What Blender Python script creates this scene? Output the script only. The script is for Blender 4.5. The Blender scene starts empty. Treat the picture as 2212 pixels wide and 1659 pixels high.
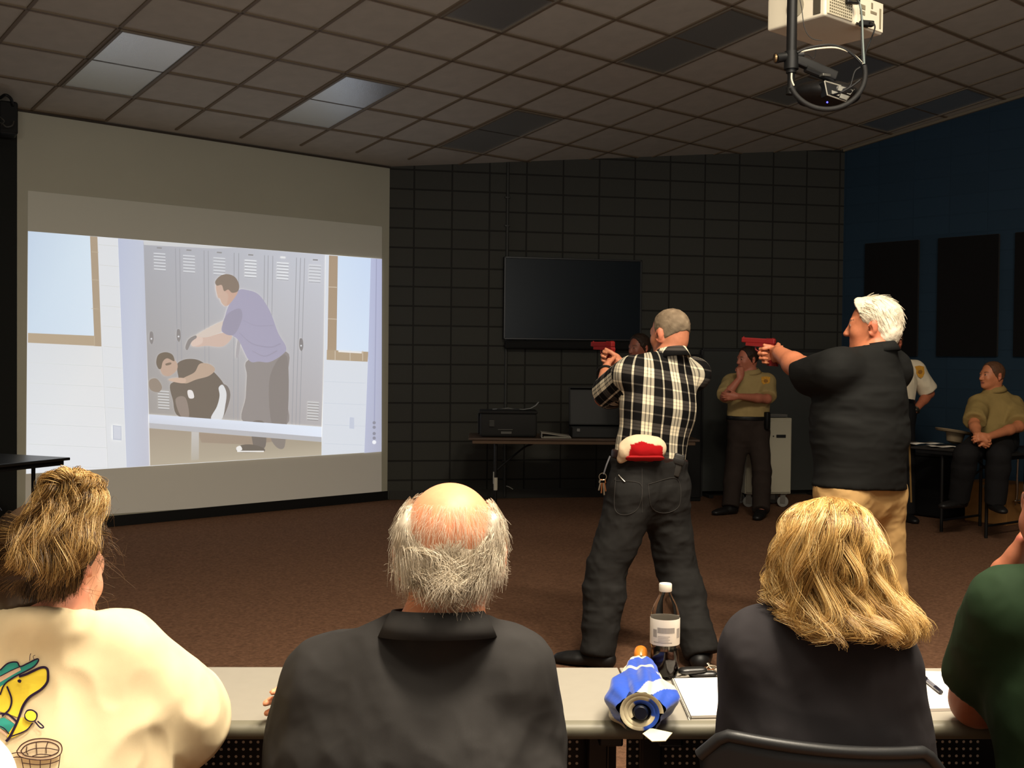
PROJ_EMIT = .97
LAMPS = [('lamp_a', -5, -9, 270), ('lamp_b', -2, -9, 260), ('lamp_c', -5, -13, 80), ('lamp_d', -8, -9, 40)]
AMBIENT = .19
BOUNCE_FILL = 700
import bpy, bmesh, math, random
import numpy as np
from mathutils import Vector, geometry
from mathutils.bvhtree import BVHTree
random.seed(7); RNG = np.random.default_rng(7)
SC = bpy.context.scene; COL = SC.collection
V = lambda *a: np.array(a, float)
def unit(v):
    v = np.asarray(v, float); return v/np.linalg.norm(v)

# ------------------------------------------------------------------ camera
FOC, CX, CY, EYE = 2400.0, 1106.0, 829.5, 1.47
_th = math.atan(50.5/FOC); _ro = 0.010
_D0 = V(0, -math.sin(_th), -math.cos(_th)); FWD = V(0, math.cos(_th), -math.sin(_th)); _X0 = V(1, 0, 0)
RIGHT = math.cos(_ro)*_X0 - math.sin(_ro)*_D0
DOWN = math.sin(_ro)*_X0 + math.cos(_ro)*_D0
CAM = V(0, 0, EYE)
def ray(x, y): return RIGHT*((x-CX)/FOC) + DOWN*((y-CY)/FOC) + FWD
def W(x, y, Y):
    d = ray(x, y); return CAM + d*(Y/d[1])
def on_plane(x, y, p, n):
    d = ray(x, y); t = np.dot(np.asarray(p)-CAM, n)/np.dot(d, n); return CAM + d*t
def on_z(x, y, z=0.0): return on_plane(x, y, V(0, 0, z), V(0, 0, 1))
cam = bpy.data.cameras.new('camera'); cam.sensor_width = 36; cam.lens = FOC/2212*36; cam.clip_start = .05
camo = bpy.data.objects.new('camera', cam); COL.objects.link(camo)
from mathutils import Matrix
camo.matrix_world = Matrix([[RIGHT[i], -DOWN[i], -FWD[i], CAM[i]] for i in range(3)] + [[0, 0, 0, 1]])
SC.camera = camo
SC.view_settings.view_transform = 'Standard'; SC.view_settings.look = 'None'

# ------------------------------------------------------------------ colours, materials
def lin(c):
    o = []
    for v in c[:3]:
        v = v/255.0
        o.append(v/12.92 if v <= .04045 else ((v+.055)/1.055)**2.4)
    return tuple(o)+(1.0,)
MATS = {}
def mat(name, col=(128, 128, 128), rough=.7, metal=0.0, spec=.3, bump=None, var=None, emit=0.0, vcol=False, sheen=0.0, coat=0.0, stretch=None, trans=0.0, alpha=1.0, aniso=0.0):
    """procedural principled material; col in display values; bump=(scale,strength,dist); var=(scale,amount)"""
    if name in MATS: return MATS[name]
    m = bpy.data.materials.new(name); m.use_nodes = True; MATS[name] = m
    nt = m.node_tree; N = nt.nodes; L = nt.links; b = N['Principled BSDF']
    b.inputs['Roughness'].default_value = rough; b.inputs['Metallic'].default_value = metal
    b.inputs['Specular IOR Level'].default_value = spec
    b.inputs['Sheen Weight'].default_value = sheen; b.inputs['Coat Weight'].default_value = coat
    b.inputs['Transmission Weight'].default_value = trans; b.inputs['Alpha'].default_value = alpha
    b.inputs['Anisotropic'].default_value = aniso
    tc = N.new('ShaderNodeTexCoord'); vec = tc.outputs['Object']
    if stretch:
        mp = N.new('ShaderNodeMapping'); mp.inputs['Scale'].default_value = stretch
        L.new(vec, mp.inputs['Vector']); vec = mp.outputs['Vector']
    if vcol:
        at = N.new('ShaderNodeAttribute'); at.attribute_name = 'col'; src = at.outputs['Color']
    else:
        rg = N.new('ShaderNodeRGB'); rg.outputs[0].default_value = lin(col); src = rg.outputs[0]
    if var:
        nz = N.new('ShaderNodeTexNoise'); nz.inputs['Scale'].default_value = var[0]; nz.inputs['Detail'].default_value = 5
        L.new(vec, nz.inputs['Vector'])
        mr = N.new('ShaderNodeMapRange'); mr.inputs[1].default_value = .3; mr.inputs[2].default_value = .7
        mr.inputs[3].default_value = 1-var[1]; mr.inputs[4].default_value = 1+var[1]
        L.new(nz.outputs['Fac'], mr.inputs[0])
        mx = N.new('ShaderNodeVectorMath'); mx.operation = 'SCALE'
        L.new(src, mx.inputs[0]); L.new(mr.outputs[0], mx.inputs['Scale']); src = mx.outputs[0]
    L.new(src, b.inputs['Base Color'])
    if emit:
        L.new(src, b.inputs['Emission Color']); b.inputs['Emission Strength'].default_value = emit
    if bump:
        nb = N.new('ShaderNodeTexNoise'); nb.inputs['Scale'].default_value = bump[0]; nb.inputs['Detail'].default_value = 3
        L.new(vec, nb.inputs['Vector'])
        bp = N.new('ShaderNodeBump'); bp.inputs['Strength'].default_value = bump[1]; bp.inputs['Distance'].default_value = bump[2]
        L.new(nb.outputs['Fac'], bp.inputs['Height']); L.new(bp.outputs['Normal'], b.inputs['Normal'])
    return m

# ------------------------------------------------------------------ objects
def wloc(o):
    p = V(0, 0, 0)
    while o is not None: p = p + V(*o.location); o = o.parent
    return p
def tag(o, label=None, cat=None, group=None, kind=None):
    if label: o['label'] = label
    if cat: o['category'] = cat
    if group: o['group'] = group
    if kind: o['kind'] = kind
    return o
def thing(name, label, cat, loc, group=None):
    o = bpy.data.objects.new(name, None); COL.objects.link(o); o.location = tuple(loc); o.empty_display_size = .05
    return tag(o, label, cat, group)
def mk(name, verts, faces, m, parent=None, smooth=False, mids=None, col=None, label=None, origin=None):
    verts = np.asarray(verts, float)
    if parent is not None: org = wloc(parent)
    elif origin is not None: org = np.asarray(origin, float)
    else:
        lo, hi = verts.min(0), verts.max(0); org = V((lo[0]+hi[0])/2, (lo[1]+hi[1])/2, lo[2])
    me = bpy.data.meshes.new(name)
    vv = verts-org
    if isinstance(faces, np.ndarray):
        nf, k = faces.shape
        me.vertices.add(len(vv)); me.vertices.foreach_set('co', vv.astype(np.float32).ravel())
        me.loops.add(nf*k); me.loops.foreach_set('vertex_index', faces.astype(np.int32).ravel())
        me.polygons.add(nf); me.polygons.foreach_set('loop_start', np.arange(0, nf*k, k, dtype=np.int32))
        me.update(calc_edges=True)
    else:
        me.from_pydata(vv.tolist(), [], faces); me.update()
    for mm in (m if isinstance(m, (list, tuple)) else [m]): me.materials.append(mm)
    if mids is not None: me.polygons.foreach_set('material_index', np.asarray(mids, np.int32))
    if smooth: me.polygons.foreach_set('use_smooth', np.ones(len(me.polygons), bool))
    if col is not None:
        a = me.color_attributes.new('col', 'FLOAT_COLOR', 'POINT')
        c = np.ones((len(vv), 4), np.float32); c[:, :3] = np.asarray(col)[:, :3]; a.data.foreach_set('color', c.ravel())
    o = bpy.data.objects.new(name, me); COL.objects.link(o)
    if parent is not None: o.parent = parent
    else: o.location = tuple(org)
    if label: o['label'] = label
    return o
def frame(z=(0, 0, 1), x=None):
    z = unit(z)
    if x is None: x = V(1, 0, 0) if abs(z[0]) < .9 else V(0, 1, 0)
    x = np.asarray(x, float); x = unit(x-np.dot(x, z)*z); return np.column_stack([x, np.cross(z, x), z])
def rotz(a):
    c, s = math.cos(a), math.sin(a); return np.array([[c, -s, 0], [s, c, 0], [0, 0, 1.]])
def catmull(pts, n):
    P = np.asarray(pts, float); P = np.vstack([2*P[0]-P[1], P, 2*P[-1]-P[-2]]); k = len(P)-3
    t = np.linspace(0, k-1e-9, n); i = t.astype(int); f = (t-i)[:, None]
    a, b, c, d = P[i], P[i+1], P[i+2], P[i+3]
    return .5*(2*b+(c-a)*f+(2*a-5*b+4*c-d)*f**2+(3*b-3*c+d-a)*f**3)
class MB:
    """collects shapes into ONE mesh"""
    def __init__(s): s.v = []; s.f = []; s.m = []; s.n = 0
    def add(s, v, f, mi=0):
        v = np.asarray(v, float); s.v.append(v); s.f += [[i+s.n for i in q] for q in f]; s.m += [mi]*len(f); s.n += len(v); return s
    def box(s, c, size, R=None, bevel=0.0, seg=2, mi=0):
        bm = bmesh.new(); bmesh.ops.create_cube(bm, size=1.0)
        for v in bm.verts: v.co = Vector([v.co[i]*size[i] for i in range(3)])
        if bevel: bmesh.ops.bevel(bm, geom=list(bm.edges), offset=bevel, segments=seg, affect='EDGES', profile=.5)
        v = np.array([tuple(q.co) for q in bm.verts]); bm.verts.index_update(); f = [[q.index for q in p.verts] for p in bm.faces]; bm.free()
        if R is not None: v = v@np.asarray(R).T
        return s.add(v+np.asarray(c), f, mi)
    def tube(s, pts, r, n=8, mi=0, caps=True, closed=False):
        P = np.asarray(pts, float); k = len(P); r = np.broadcast_to(np.asarray(r, float), (k,))
        T = np.gradient(P, axis=0) if not closed else np.roll(P, -1, 0)-np.roll(P, 1, 0)
        T /= np.linalg.norm(T, axis=1)[:, None]+1e-12
        x = frame(T[0])[:, 0]; rings = []
        for i in range(k):
            x = x-np.dot(x, T[i])*T[i]; x /= np.linalg.norm(x); y = np.cross(T[i], x)
            a = np.arange(n)*2*math.pi/n
            rings.append(P[i]+r[i]*(np.cos(a)[:, None]*x+np.sin(a)[:, None]*y))
        f = []
        for i in range(k if closed else k-1):
            j = (i+1) % k
            f += [[i*n+a, i*n+(a+1) % n, j*n+(a+1) % n, j*n+a] for a in range(n)]
        if caps and not closed: f += [list(range(n))[::-1], [(k-1)*n+a for a in range(n)]]
        return s.add(np.vstack(rings), f, mi)
    def cyl(s, a, b, r, n=20, mi=0, r2=None): return s.tube([a, b], [r, r if r2 is None else r2], n, mi)
    def lathe(s, prof, c, axis=(0, 0, 1), n=32, mi=0):
        F = frame(axis); v = []; f = []; k = len(prof)
        for (r, z) in prof:
            for a in range(n):
                t = 2*math.pi*a/n; v.append(F@V(r*math.cos(t), r*math.sin(t), z)+np.asarray(c))
        for i in range(k-1): f += [[i*n+a, i*n+(a+1) % n, (i+1)*n+(a+1) % n, (i+1)*n+a] for a in range(n)]
        f += [list(range(n))[::-1], [(k-1)*n+a for a in range(n)]]
        return s.add(v, f, mi)
    def prism(s, poly, d, mi=0):
        """planar polygon of 3D points extruded by vector d"""
        P = np.asarray(poly, float); k = len(P); d = np.asarray(d, float)
        f = [list(range(k))[::-1], [k+i for i in range(k)]]+[[i, (i+1) % k, k+(i+1) % k, k+i] for i in range(k)]
        return s.add(np.vstack([P, P+d]), f, mi)
    def poly(s, pts, mi=0):
        tri = geometry.tessellate_polygon([[Vector(p) for p in pts]]); return s.add(pts, [list(t) for t in tri], mi)
    def quad(s, a, b, c, d, mi=0): return s.add([a, b, c, d], [[0, 1, 2, 3]], mi)
    def sphere(s, c, r, n=12, mi=0, R=None):
        r = np.broadcast_to(np.asarray(r, float), (3,)); v = []; f = []
        for i in range(n+1):
            t = math.pi*i/n
            for j in range(2*n):
                a = math.pi*j/n; v.append([math.sin(t)*math.cos(a), math.sin(t)*math.sin(a), math.cos(t)])
        for i in range(n):
            for j in range(2*n): f.append([i*2*n+j, (i+1)*2*n+j, (i+1)*2*n+(j+1) % (2*n), i*2*n+(j+1) % (2*n)])
        v = np.array(v)*r
        if R is not None: v = v@np.asarray(R).T
        return s.add(v+np.asarray(c), f, mi)
    def build(s, name, m, parent=None, smooth=False, label=None, origin=None):
        o = mk(name, np.vstack(s.v), s.f, m, parent, smooth, s.m, None, label, origin)
        bm = bmesh.new(); bm.from_mesh(o.data); bmesh.ops.remove_doubles(bm, verts=bm.verts, dist=1e-6)
        bmesh.ops.recalc_face_normals(bm, faces=bm.faces); bm.to_mesh(o.data); bm.free()
        if smooth: o.data.set_sharp_from_angle(angle=math.radians(40))
        return o

# ------------------------------------------------------------------ noise
def _hash(i, j, k):
    h = (i.astype(np.int64)*374761393+j.astype(np.int64)*668265263+k.astype(np.int64)*2147483647) & 0x7fffffff
    h = ((h ^ (h >> 13))*1274126177) & 0x7fffffff
    return ((h ^ (h >> 16)) & 0xffff)/65535.0
def noise(p):
    p = np.asarray(p, float); i = np.floor(p).astype(np.int64); f = p-i; f = f*f*(3-2*f); r = 0
    for a in (0, 1):
        for b in (0, 1):
            for c in (0, 1):
                w = (f[:, 0] if a else 1-f[:, 0])*(f[:, 1] if b else 1-f[:, 1])*(f[:, 2] if c else 1-f[:, 2])
                r = r+w*_hash(i[:, 0]+a, i[:, 1]+b, i[:, 2]+c)
    return r*2-1
def ridge(p): return 1-2*np.abs(noise(p))

# ------------------------------------------------------------------ implicit bodies
class Field:
    def __init__(s, k=.03): s.p = []; s.k = k
    def cap(s, a, b, ra, rb=None, k=None, n=None, flat=1.0, cut=False, cuta=False):
        """rounded cone a-b; n/flat squash it along n; cut = flat end at b"""
        s.p.append(('c', np.asarray(a, float), np.asarray(b, float), ra, ra if rb is None else rb, s.k if k is None else k, None if n is None else unit(n), flat, cut, cuta)); return s
    def ell(s, c, r, R=None, k=None): s.p.append(('e', np.asarray(c, float), np.asarray(r, float), np.eye(3) if R is None else np.asarray(R), s.k if k is None else k)); return s
    def sub(s, c, r, R=None, k=.01): s.p.append(('s', np.asarray(c, float), np.asarray(r, float), np.eye(3) if R is None else np.asarray(R), k)); return s
    def dist(s, q, X):
        if q[0] == 'c':
            _, a, b, ra, rb, k, n, fl, cut, cuta = q
            ba = b-a; L2 = ba@ba+1e-12; P = X-a; t0 = (P@ba)/L2; t = np.clip(t0, 0, 1)
            D = P-t[..., None]*ba
            if n is not None: D = D+(D@n)[..., None]*n*(1/fl-1)
            r = ra+(rb-ra)*t; d = np.sqrt((D*D).sum(-1))-r
            if n is not None: d = d*(.5+.5*fl)
            if cut: d = np.maximum(d, (t0-1)*math.sqrt(L2))
            if cuta: d = np.maximum(d, -t0*math.sqrt(L2))
            return d
        _, c, r, R, k = q
        P = (X-c)@R; k0 = np.sqrt(((P/r)**2).sum(-1)); k1 = np.sqrt(((P/(r*r))**2).sum(-1))+1e-9
        return k0*(k0-1)/k1
    def box(s, q):
        if q[0] == 'c':
            r = max(q[3], q[4]); return np.minimum(q[1], q[2])-r, np.maximum(q[1], q[2])+r
        r = q[2].max() if not np.allclose(q[3], np.eye(3)) else q[2]
        return q[1]-r, q[1]+r
    def mesh(s, h, planes=(), infl=0.0, smooth=2):
        bx = [s.box(q) for q in s.p if q[0] != 's']
        lo = np.min([b[0] for b in bx], 0)-3*h-infl; hi = np.max([b[1] for b in bx], 0)+3*h+infl
        n = np.ceil((hi-lo)/h).astype(int)+1
        ax = [lo[i]+h*np.arange(n[i]) for i in range(3)]
        D = np.full(n, .2, np.float32)
        for q in s.p:
            k = q[5] if q[0] == 'c' else q[4]; b0, b1 = s.box(q); mg = k+4*h+infl
            i0 = np.clip(np.floor((b0-mg-lo)/h).astype(int), 0, n-1); i1 = np.clip(np.ceil((b1+mg-lo)/h).astype(int)+1, 1, n)
            sl = tuple(slice(i0[i], i1[i]) for i in range(3))
            X = np.stack(np.meshgrid(*[ax[i][sl[i]] for i in range(3)], indexing='ij'), -1)
            d = s.dist(q, X); C = D[sl]
            if q[0] == 's':
                e = -d; hh = np.clip(.5-.5*(C-e)/k, 0, 1); D[sl] = C*(1-hh)+e*hh+k*hh*(1-hh)
            else:
                hh = np.clip(.5+.5*(C-d)/k, 0, 1); D[sl] = C*(1-hh)+d*hh-k*hh*(1-hh)
        D -= infl
        if len(planes):
            X = np.stack(np.meshgrid(*ax, indexing='ij'), -1)
            for (p, nn) in planes: D = np.maximum(D, (X-np.asarray(p))@unit(nn))
        D[0] = D[-1] = 1; D[:, 0] = D[:, -1] = 1; D[:, :, 0] = D[:, :, -1] = 1
        return nets(D, lo, h, smooth)
def nets(D, lo, h, smooth):
    I = D < 0; nx, ny, nz = D.shape
    cnt = np.zeros((nx-1, ny-1, nz-1), np.int8)
    for a in (0, 1):
        for b in (0, 1):
            for c in (0, 1): cnt += I[a:nx-1+a, b:ny-1+b, c:nz-1+c]
    act = (cnt > 0) & (cnt < 8); cell = np.argwhere(act)
    idx = np.full(act.shape, -1, np.int64); idx[act] = np.arange(len(cell))
    S = np.zeros((len(cell), 3)); C = np.zeros(len(cell))
    cor = [(a, b, c) for a in (0, 1) for b in (0, 1) for c in (0, 1)]
    val = {q: D[cell[:, 0]+q[0], cell[:, 1]+q[1], cell[:, 2]+q[2]] for q in cor}
    for p in cor:
        for a in range(3):
            if p[a] == 0:
                q = list(p); q[a] = 1; q = tuple(q); d0, d1 = val[p], val[q]; x = (d0 < 0) != (d1 < 0)
                t = np.where(x, d0/(d0-d1+1e-12*(~x)), 0)
                e = np.tile(np.array(p, float), (len(cell), 1)); e[:, a] += t
                S += e*x[:, None]; C += x
    vt = lo+h*(cell+S/C[:, None]); F = []
    for a in range(3):
        b, c = (a+1) % 3, (a+2) % 3
        s0 = [slice(None)]*3; s1 = [slice(None)]*3; s0[a] = slice(0, -1); s1[a] = slice(1, None)
        A, B = I[tuple(s0)], I[tuple(s1)]; e = np.argwhere(A != B); sg = A[tuple(e.T)]
        def at(db, dc):
            q = e.copy(); q[:, b] += db; q[:, c] += dc; return idx[q[:, 0], q[:, 1], q[:, 2]]
        q = np.stack([at(-1, -1), at(0, -1), at(0, 0), at(-1, 0)], 1); q[~sg] = q[~sg][:, ::-1]; F.append(q)
    F = np.vstack(F); vt = relax(vt, F, smooth); return vt, F
def relax(v, F, it, lam=.5):
    a = np.concatenate([F[:, i] for i in range(4)]); b = np.concatenate([F[:, (i+1) % 4] for i in range(4)])
    for _ in range(it):
        s = np.stack([np.bincount(a, v[b, i], len(v))+np.bincount(b, v[a, i], len(v)) for i in range(3)], 1)
        c = np.bincount(a, minlength=len(v))+np.bincount(b, minlength=len(v)); v = v*(1-lam)+lam*s/c[:, None]
    return v
def normals(v, F):
    n = np.cross(v[F[:, 2]]-v[F[:, 0]], v[F[:, 3]]-v[F[:, 1]]); o = np.zeros_like(v)
    for i in range(4):
        for j in range(3): o[:, j] += np.bincount(F[:, i], n[:, j], len(v))
    return o/(np.linalg.norm(o, axis=1)[:, None]+1e-12)
def fold(v, F, amp, sc, seed=0, mask=None):
    """cloth folds: ridged noise displacement along normals; sc = frequency per axis"""
    n = normals(v, F); q = v*np.asarray(sc)+seed*7.31
    q = q+.35*np.stack([noise(q*.6+11), noise(q*.6+23), noise(q*.6+37)], 1)
    d = amp*(.7*ridge(q)+.3*ridge(q*2.1+5))
    if mask is not None: d = d*mask
    return v+n*d[:, None]

# ------------------------------------------------------------------ hair strands
def hair_mesh(curves, rad, cols, tip=.3, sides=3):
    """curves (S,N,3) -> verts, faces, colours"""
    S, N, _ = curves.shape; T = np.gradient(curves, axis=1); T /= np.linalg.norm(T, axis=2)[..., None]+1e-12
    ref = np.array([.37, .61, .29]); X = np.cross(T, ref); X /= np.linalg.norm(X, axis=2)[..., None]+1e-12; Y = np.cross(T, X)
    r = np.broadcast_to(np.asarray(rad, float).reshape(-1, 1), (S, N))*np.linspace(1, tip, N)**.7
    a = np.arange(sides)*2*math.pi/sides
    v = curves[:, :, None, :]+r[..., None, None]*(np.cos(a)[None, None, :, None]*X[:, :, None, :]+np.sin(a)[None, None, :, None]*Y[:, :, None, :])
    base = (np.arange(S)*N*sides)[:, None, None]; i = np.arange(N-1)[None, :, None]; j = np.arange(sides)[None, None, :]; j2 = (j+1) % sides
    f = np.stack([base+i*sides+j, base+i*sides+j2, base+(i+1)*sides+j2, base+(i+1)*sides+j], -1).reshape(-1, 4)
    c = np.repeat(np.asarray(cols)[:, :3], N*sides, 0)
    return v.reshape(-1, 3), f, c
def join(parts):
    v = []; f = []; c = []; n = 0
    for (a, b, d) in parts: v.append(a); f.append(b+n); c.append(d); n += len(a)
    return np.vstack(v), np.vstack(f), np.vstack(c)
# ------------------------------------------------------------------ people library
UP = V(0, 0, 1)
def facing(d, tilt=0.0, roll=0.0):
    """columns right, forward, up; d = heading (x,y); tilt>0 looks down; roll>0 leans to own right"""
    f = unit(V(d[0], d[1], 0)); r = np.cross(f, UP); u = UP
    f2 = f*math.cos(tilt)-u*math.sin(tilt); u2 = u*math.cos(tilt)+f*math.sin(tilt)
    r3 = r*math.cos(roll)-u2*math.sin(roll); u3 = u2*math.cos(roll)+r*math.sin(roll)
    return np.column_stack([r3, f2, u3])
def head_prims(F, c, R, s=1.0, female=False):
    T = lambda x, y, z: np.asarray(c)+R@V(x, y, z)*s
    e = lambda p, r, k=.02, RR=None: F.ell(T(*p), V(*r)*s, R if RR is None else R@RR, k*s)
    e((0, -.015, .035), (.077, .099, .086)); e((0, .03, -.025), (.062, .066, .085), .03)
    e((0, .048, -.075), (.042, .042, .034), .03); e((0, -.03, -.03), (.066, .07, .06), .03)
    for q in (-1, 1):
        e((q*.034, .062, -.022), (.024, .028, .026), .02)                      # cheek
        F.sub(T(q*.031, .103, .012), V(.015, .014, .011)*s, R, .012*s)         # eye socket
        F.ell(T(q*.031, .083, .010), V(.012, .012, .0115)*s, R, .003)          # eyeball
        rr = rotz(-q*.62)
        F.ell(T(q*.083, -.012, -.010), V(.0085, .023, .036)*s, R@rr, .008*s)   # ear
        F.ell(T(q*.088, -.022, .000), V(.0065, .016, .030)*s, R@rr, .006*s)
        F.sub(T(q*.093, -.004, -.012), V(.008, .008, .015)*s, R@rr, .006*s)
    F.cap(T(-.035, .080, .028), T(.035, .080, .028), .010*s, k=.015*s)         # brow
    F.cap(T(0, .092, .015), T(0, .114, -.026), .0065*s, .0115*s, .014*s)       # nose
    F.cap(T(-.010, .106, -.030), T(.010, .106, -.030), .008*s, k=.008*s)
    F.cap(T(-.019, .088, -.0545), T(.019, .088, -.0545), .0065*s, k=.007*s); F.cap(T(-.016, .087, -.0655), T(.016, .087, -.0655), .0075*s, k=.007*s)
    e((0, .078, -.092), (.022, .020, .016), .02)                               # chin
def face_cols(col, v, c, R, s=1.0, brow=(70, 50, 40)):
    p = (v-np.asarray(c))@R/s; fr = p[:, 1] > .05
    def put(m, cc, a): col[m] = col[m]*(1-a)+np.array(lin(cc)[:3])*a
    for q in (-1, 1):
        d = ((p[:, 0]-q*.031)/.013)**2+((p[:, 2]-.010)/.0065)**2; put(fr & (d < 1), (190, 168, 150), .6)
        d = ((p[:, 0]-q*.031)/.0075)**2+((p[:, 2]-.010)/.0062)**2; put(fr & (d < 1), (40, 28, 22), .95)
        d = ((p[:, 0]-q*.031)/.019)**2+((p[:, 2]-.031)/.005)**2; put(fr & (d < 1), brow, .8)
    d = (p[:, 0]/.022)**2+((p[:, 2]+.060)/.010)**2; put(fr & (d < 1), (165, 85, 75), .6)
    d = (p[:, 0]/.024)**2+((p[:, 2]+.0602)/.0018)**2; put(fr & (d < 1), (60, 25, 20), .8)
    put((np.abs(p[:, 0]) > .074) & (np.abs(p[:, 1]) < .05) & (np.abs(p[:, 2]+.01) < .05), (200, 110, 85), .45)
def hand_prims(F, w, d, n, side, s=1.0, curl=(.5, .5, .55, .6), thumb=(.7, .6, .35), tcurl=.4, grow=1.0):
    """w wrist, d towards knuckles, n palm normal, side=+1: thumb towards d x n"""
    d = unit(d); n = unit(n-np.dot(n, d)*d); l = np.cross(d, n)*side; g = grow
    P = lambda a, b, c=0: w+(d*a+l*b+n*c)*s
    F.cap(P(.0, 0), P(.035, 0), .028*s*g, .036*s*g, .015, n, .6); F.cap(P(.03, .012), P(.085, .018), .025*s*g, .021*s*g, .012, n, .6); F.cap(P(.03, -.012), P(.08, -.02), .024*s*g, .019*s*g, .012, n, .6)
    b0 = [(.092, .029), (.097, .0095), (.093, -.010), (.083, -.028)]; ln = (.070, .078, .073, .056)
    for i in range(4):
        a = P(*b0[i]); ang = 0.0; r = (.0098, .0098, .0093, .0083)[i]*s*g
        for j, fr in enumerate((.44, .31, .25)):
            ang += curl[i]*(1.0, 1.1, .8)[j]; e = a+(d*math.cos(ang)+n*math.sin(ang)+l*(.10-.07*i))*ln[i]*fr*s
            F.cap(a, e, r*(1-.08*j), r*(1-.08*(j+1)), .0045); a = e
    a = P(.022, .030, .006); t = unit(d*thumb[0]+l*thumb[1]+n*thumb[2])
    e = a+t*.042*s; F.cap(a, e, .0145*s*g, .0115*s*g, .010); t2 = unit(t+d*tcurl-l*tcurl*.3); F.cap(e, e+t2*.032*s, .0112*s*g, .0088*s*g, .004)
def arm_prims(F, a, b, c, r=(.052, .043, .028), k=.02):
    F.cap(a, b, r[0], r[1], k); u = unit(c-b); L = np.linalg.norm(c-b)
    F.cap(b, b+u*L*.35, r[1]*.98, r[1]*1.0, k); F.cap(b+u*L*.3, c, r[1]*1.0, r[2], k, )
def foot_prims(F, an, toe, s=1.0, infl=0.0, ground=0.0):
    t = unit(V(toe[0], toe[1], 0)); b = V(an[0], an[1], ground)
    F.cap(b-t*.045+UP*(.035+infl*.3), b+t*.02+UP*.042, .035+infl, .037+infl, .02); F.cap(b+t*.0+UP*.045, b+t*.15+UP*.028, .040+infl, .030+infl, .025, UP, .75)
    F.cap(b+t*.10+UP*.028, b+t*.185+UP*.022, .040+infl, .032+infl, .02, UP, .62)
SKIN = lambda: mat('skin', rough=.5, spec=.35, vcol=True, var=(60, .06), bump=(220, .15, .001))
def torso_prims(F, J, P):
    shL, shR = J['shL'], J['shR']; m = (shL+shR)/2; r = unit(shR-shL); wa = J['waist']; hp = (J['hipL']+J['hipR'])/2
    u = unit(m-wa); f = unit(np.cross(u, r)); cw, ww, hw, dp = P.get('cw', .17), P.get('ww', .155), P.get('hw', .17), P.get('dp', .68)
    ar = P.get('delt', .058)
    F.cap(m-r*(cw-.075)-u*.02, m+r*(cw-.075)-u*.02, ar+.012, k=.05)
    F.cap(J['neck'], shL+r*.03+u*.005, .052, .05, .04); F.cap(J['neck'], shR-r*.03+u*.005, .052, .05, .04)
    F.ell(m-u*.13+f*P.get('ch', .0), V(cw, cw*dp, .20), np.column_stack([r, f, u]), .06)
    F.cap(m-u*.20, wa, cw*.96, ww, .07, f, dp); F.cap(wa, hp, ww, hw*.92, .06, f, dp*1.02)
    if P.get('belly'): F.ell(wa+u*.06+f*P['belly'], V(ww*.95, ww*.85, .17), np.column_stack([r, f, u]), .08)
    F.cap(J['hipL'], J['hipR'], P.get('hr', .088), k=.05)
    return r, f, u
def legs_prims(F, J, lr=(.086, .058, .040), infl=0.0, cut=False):
    for q in 'LR':
        h, k, a = J['hip'+q], J['kn'+q], J['an'+q]
        F.cap(h, k, lr[0]+infl, lr[1]+infl, .04); F.cap(k, k*.7+a*.3, lr[1]+infl, lr[1]+infl, .03); F.cap(k*.75+a*.25, a, lr[1]+infl*1.1, lr[2]+infl*1.6, .03, cut=cut)
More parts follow.
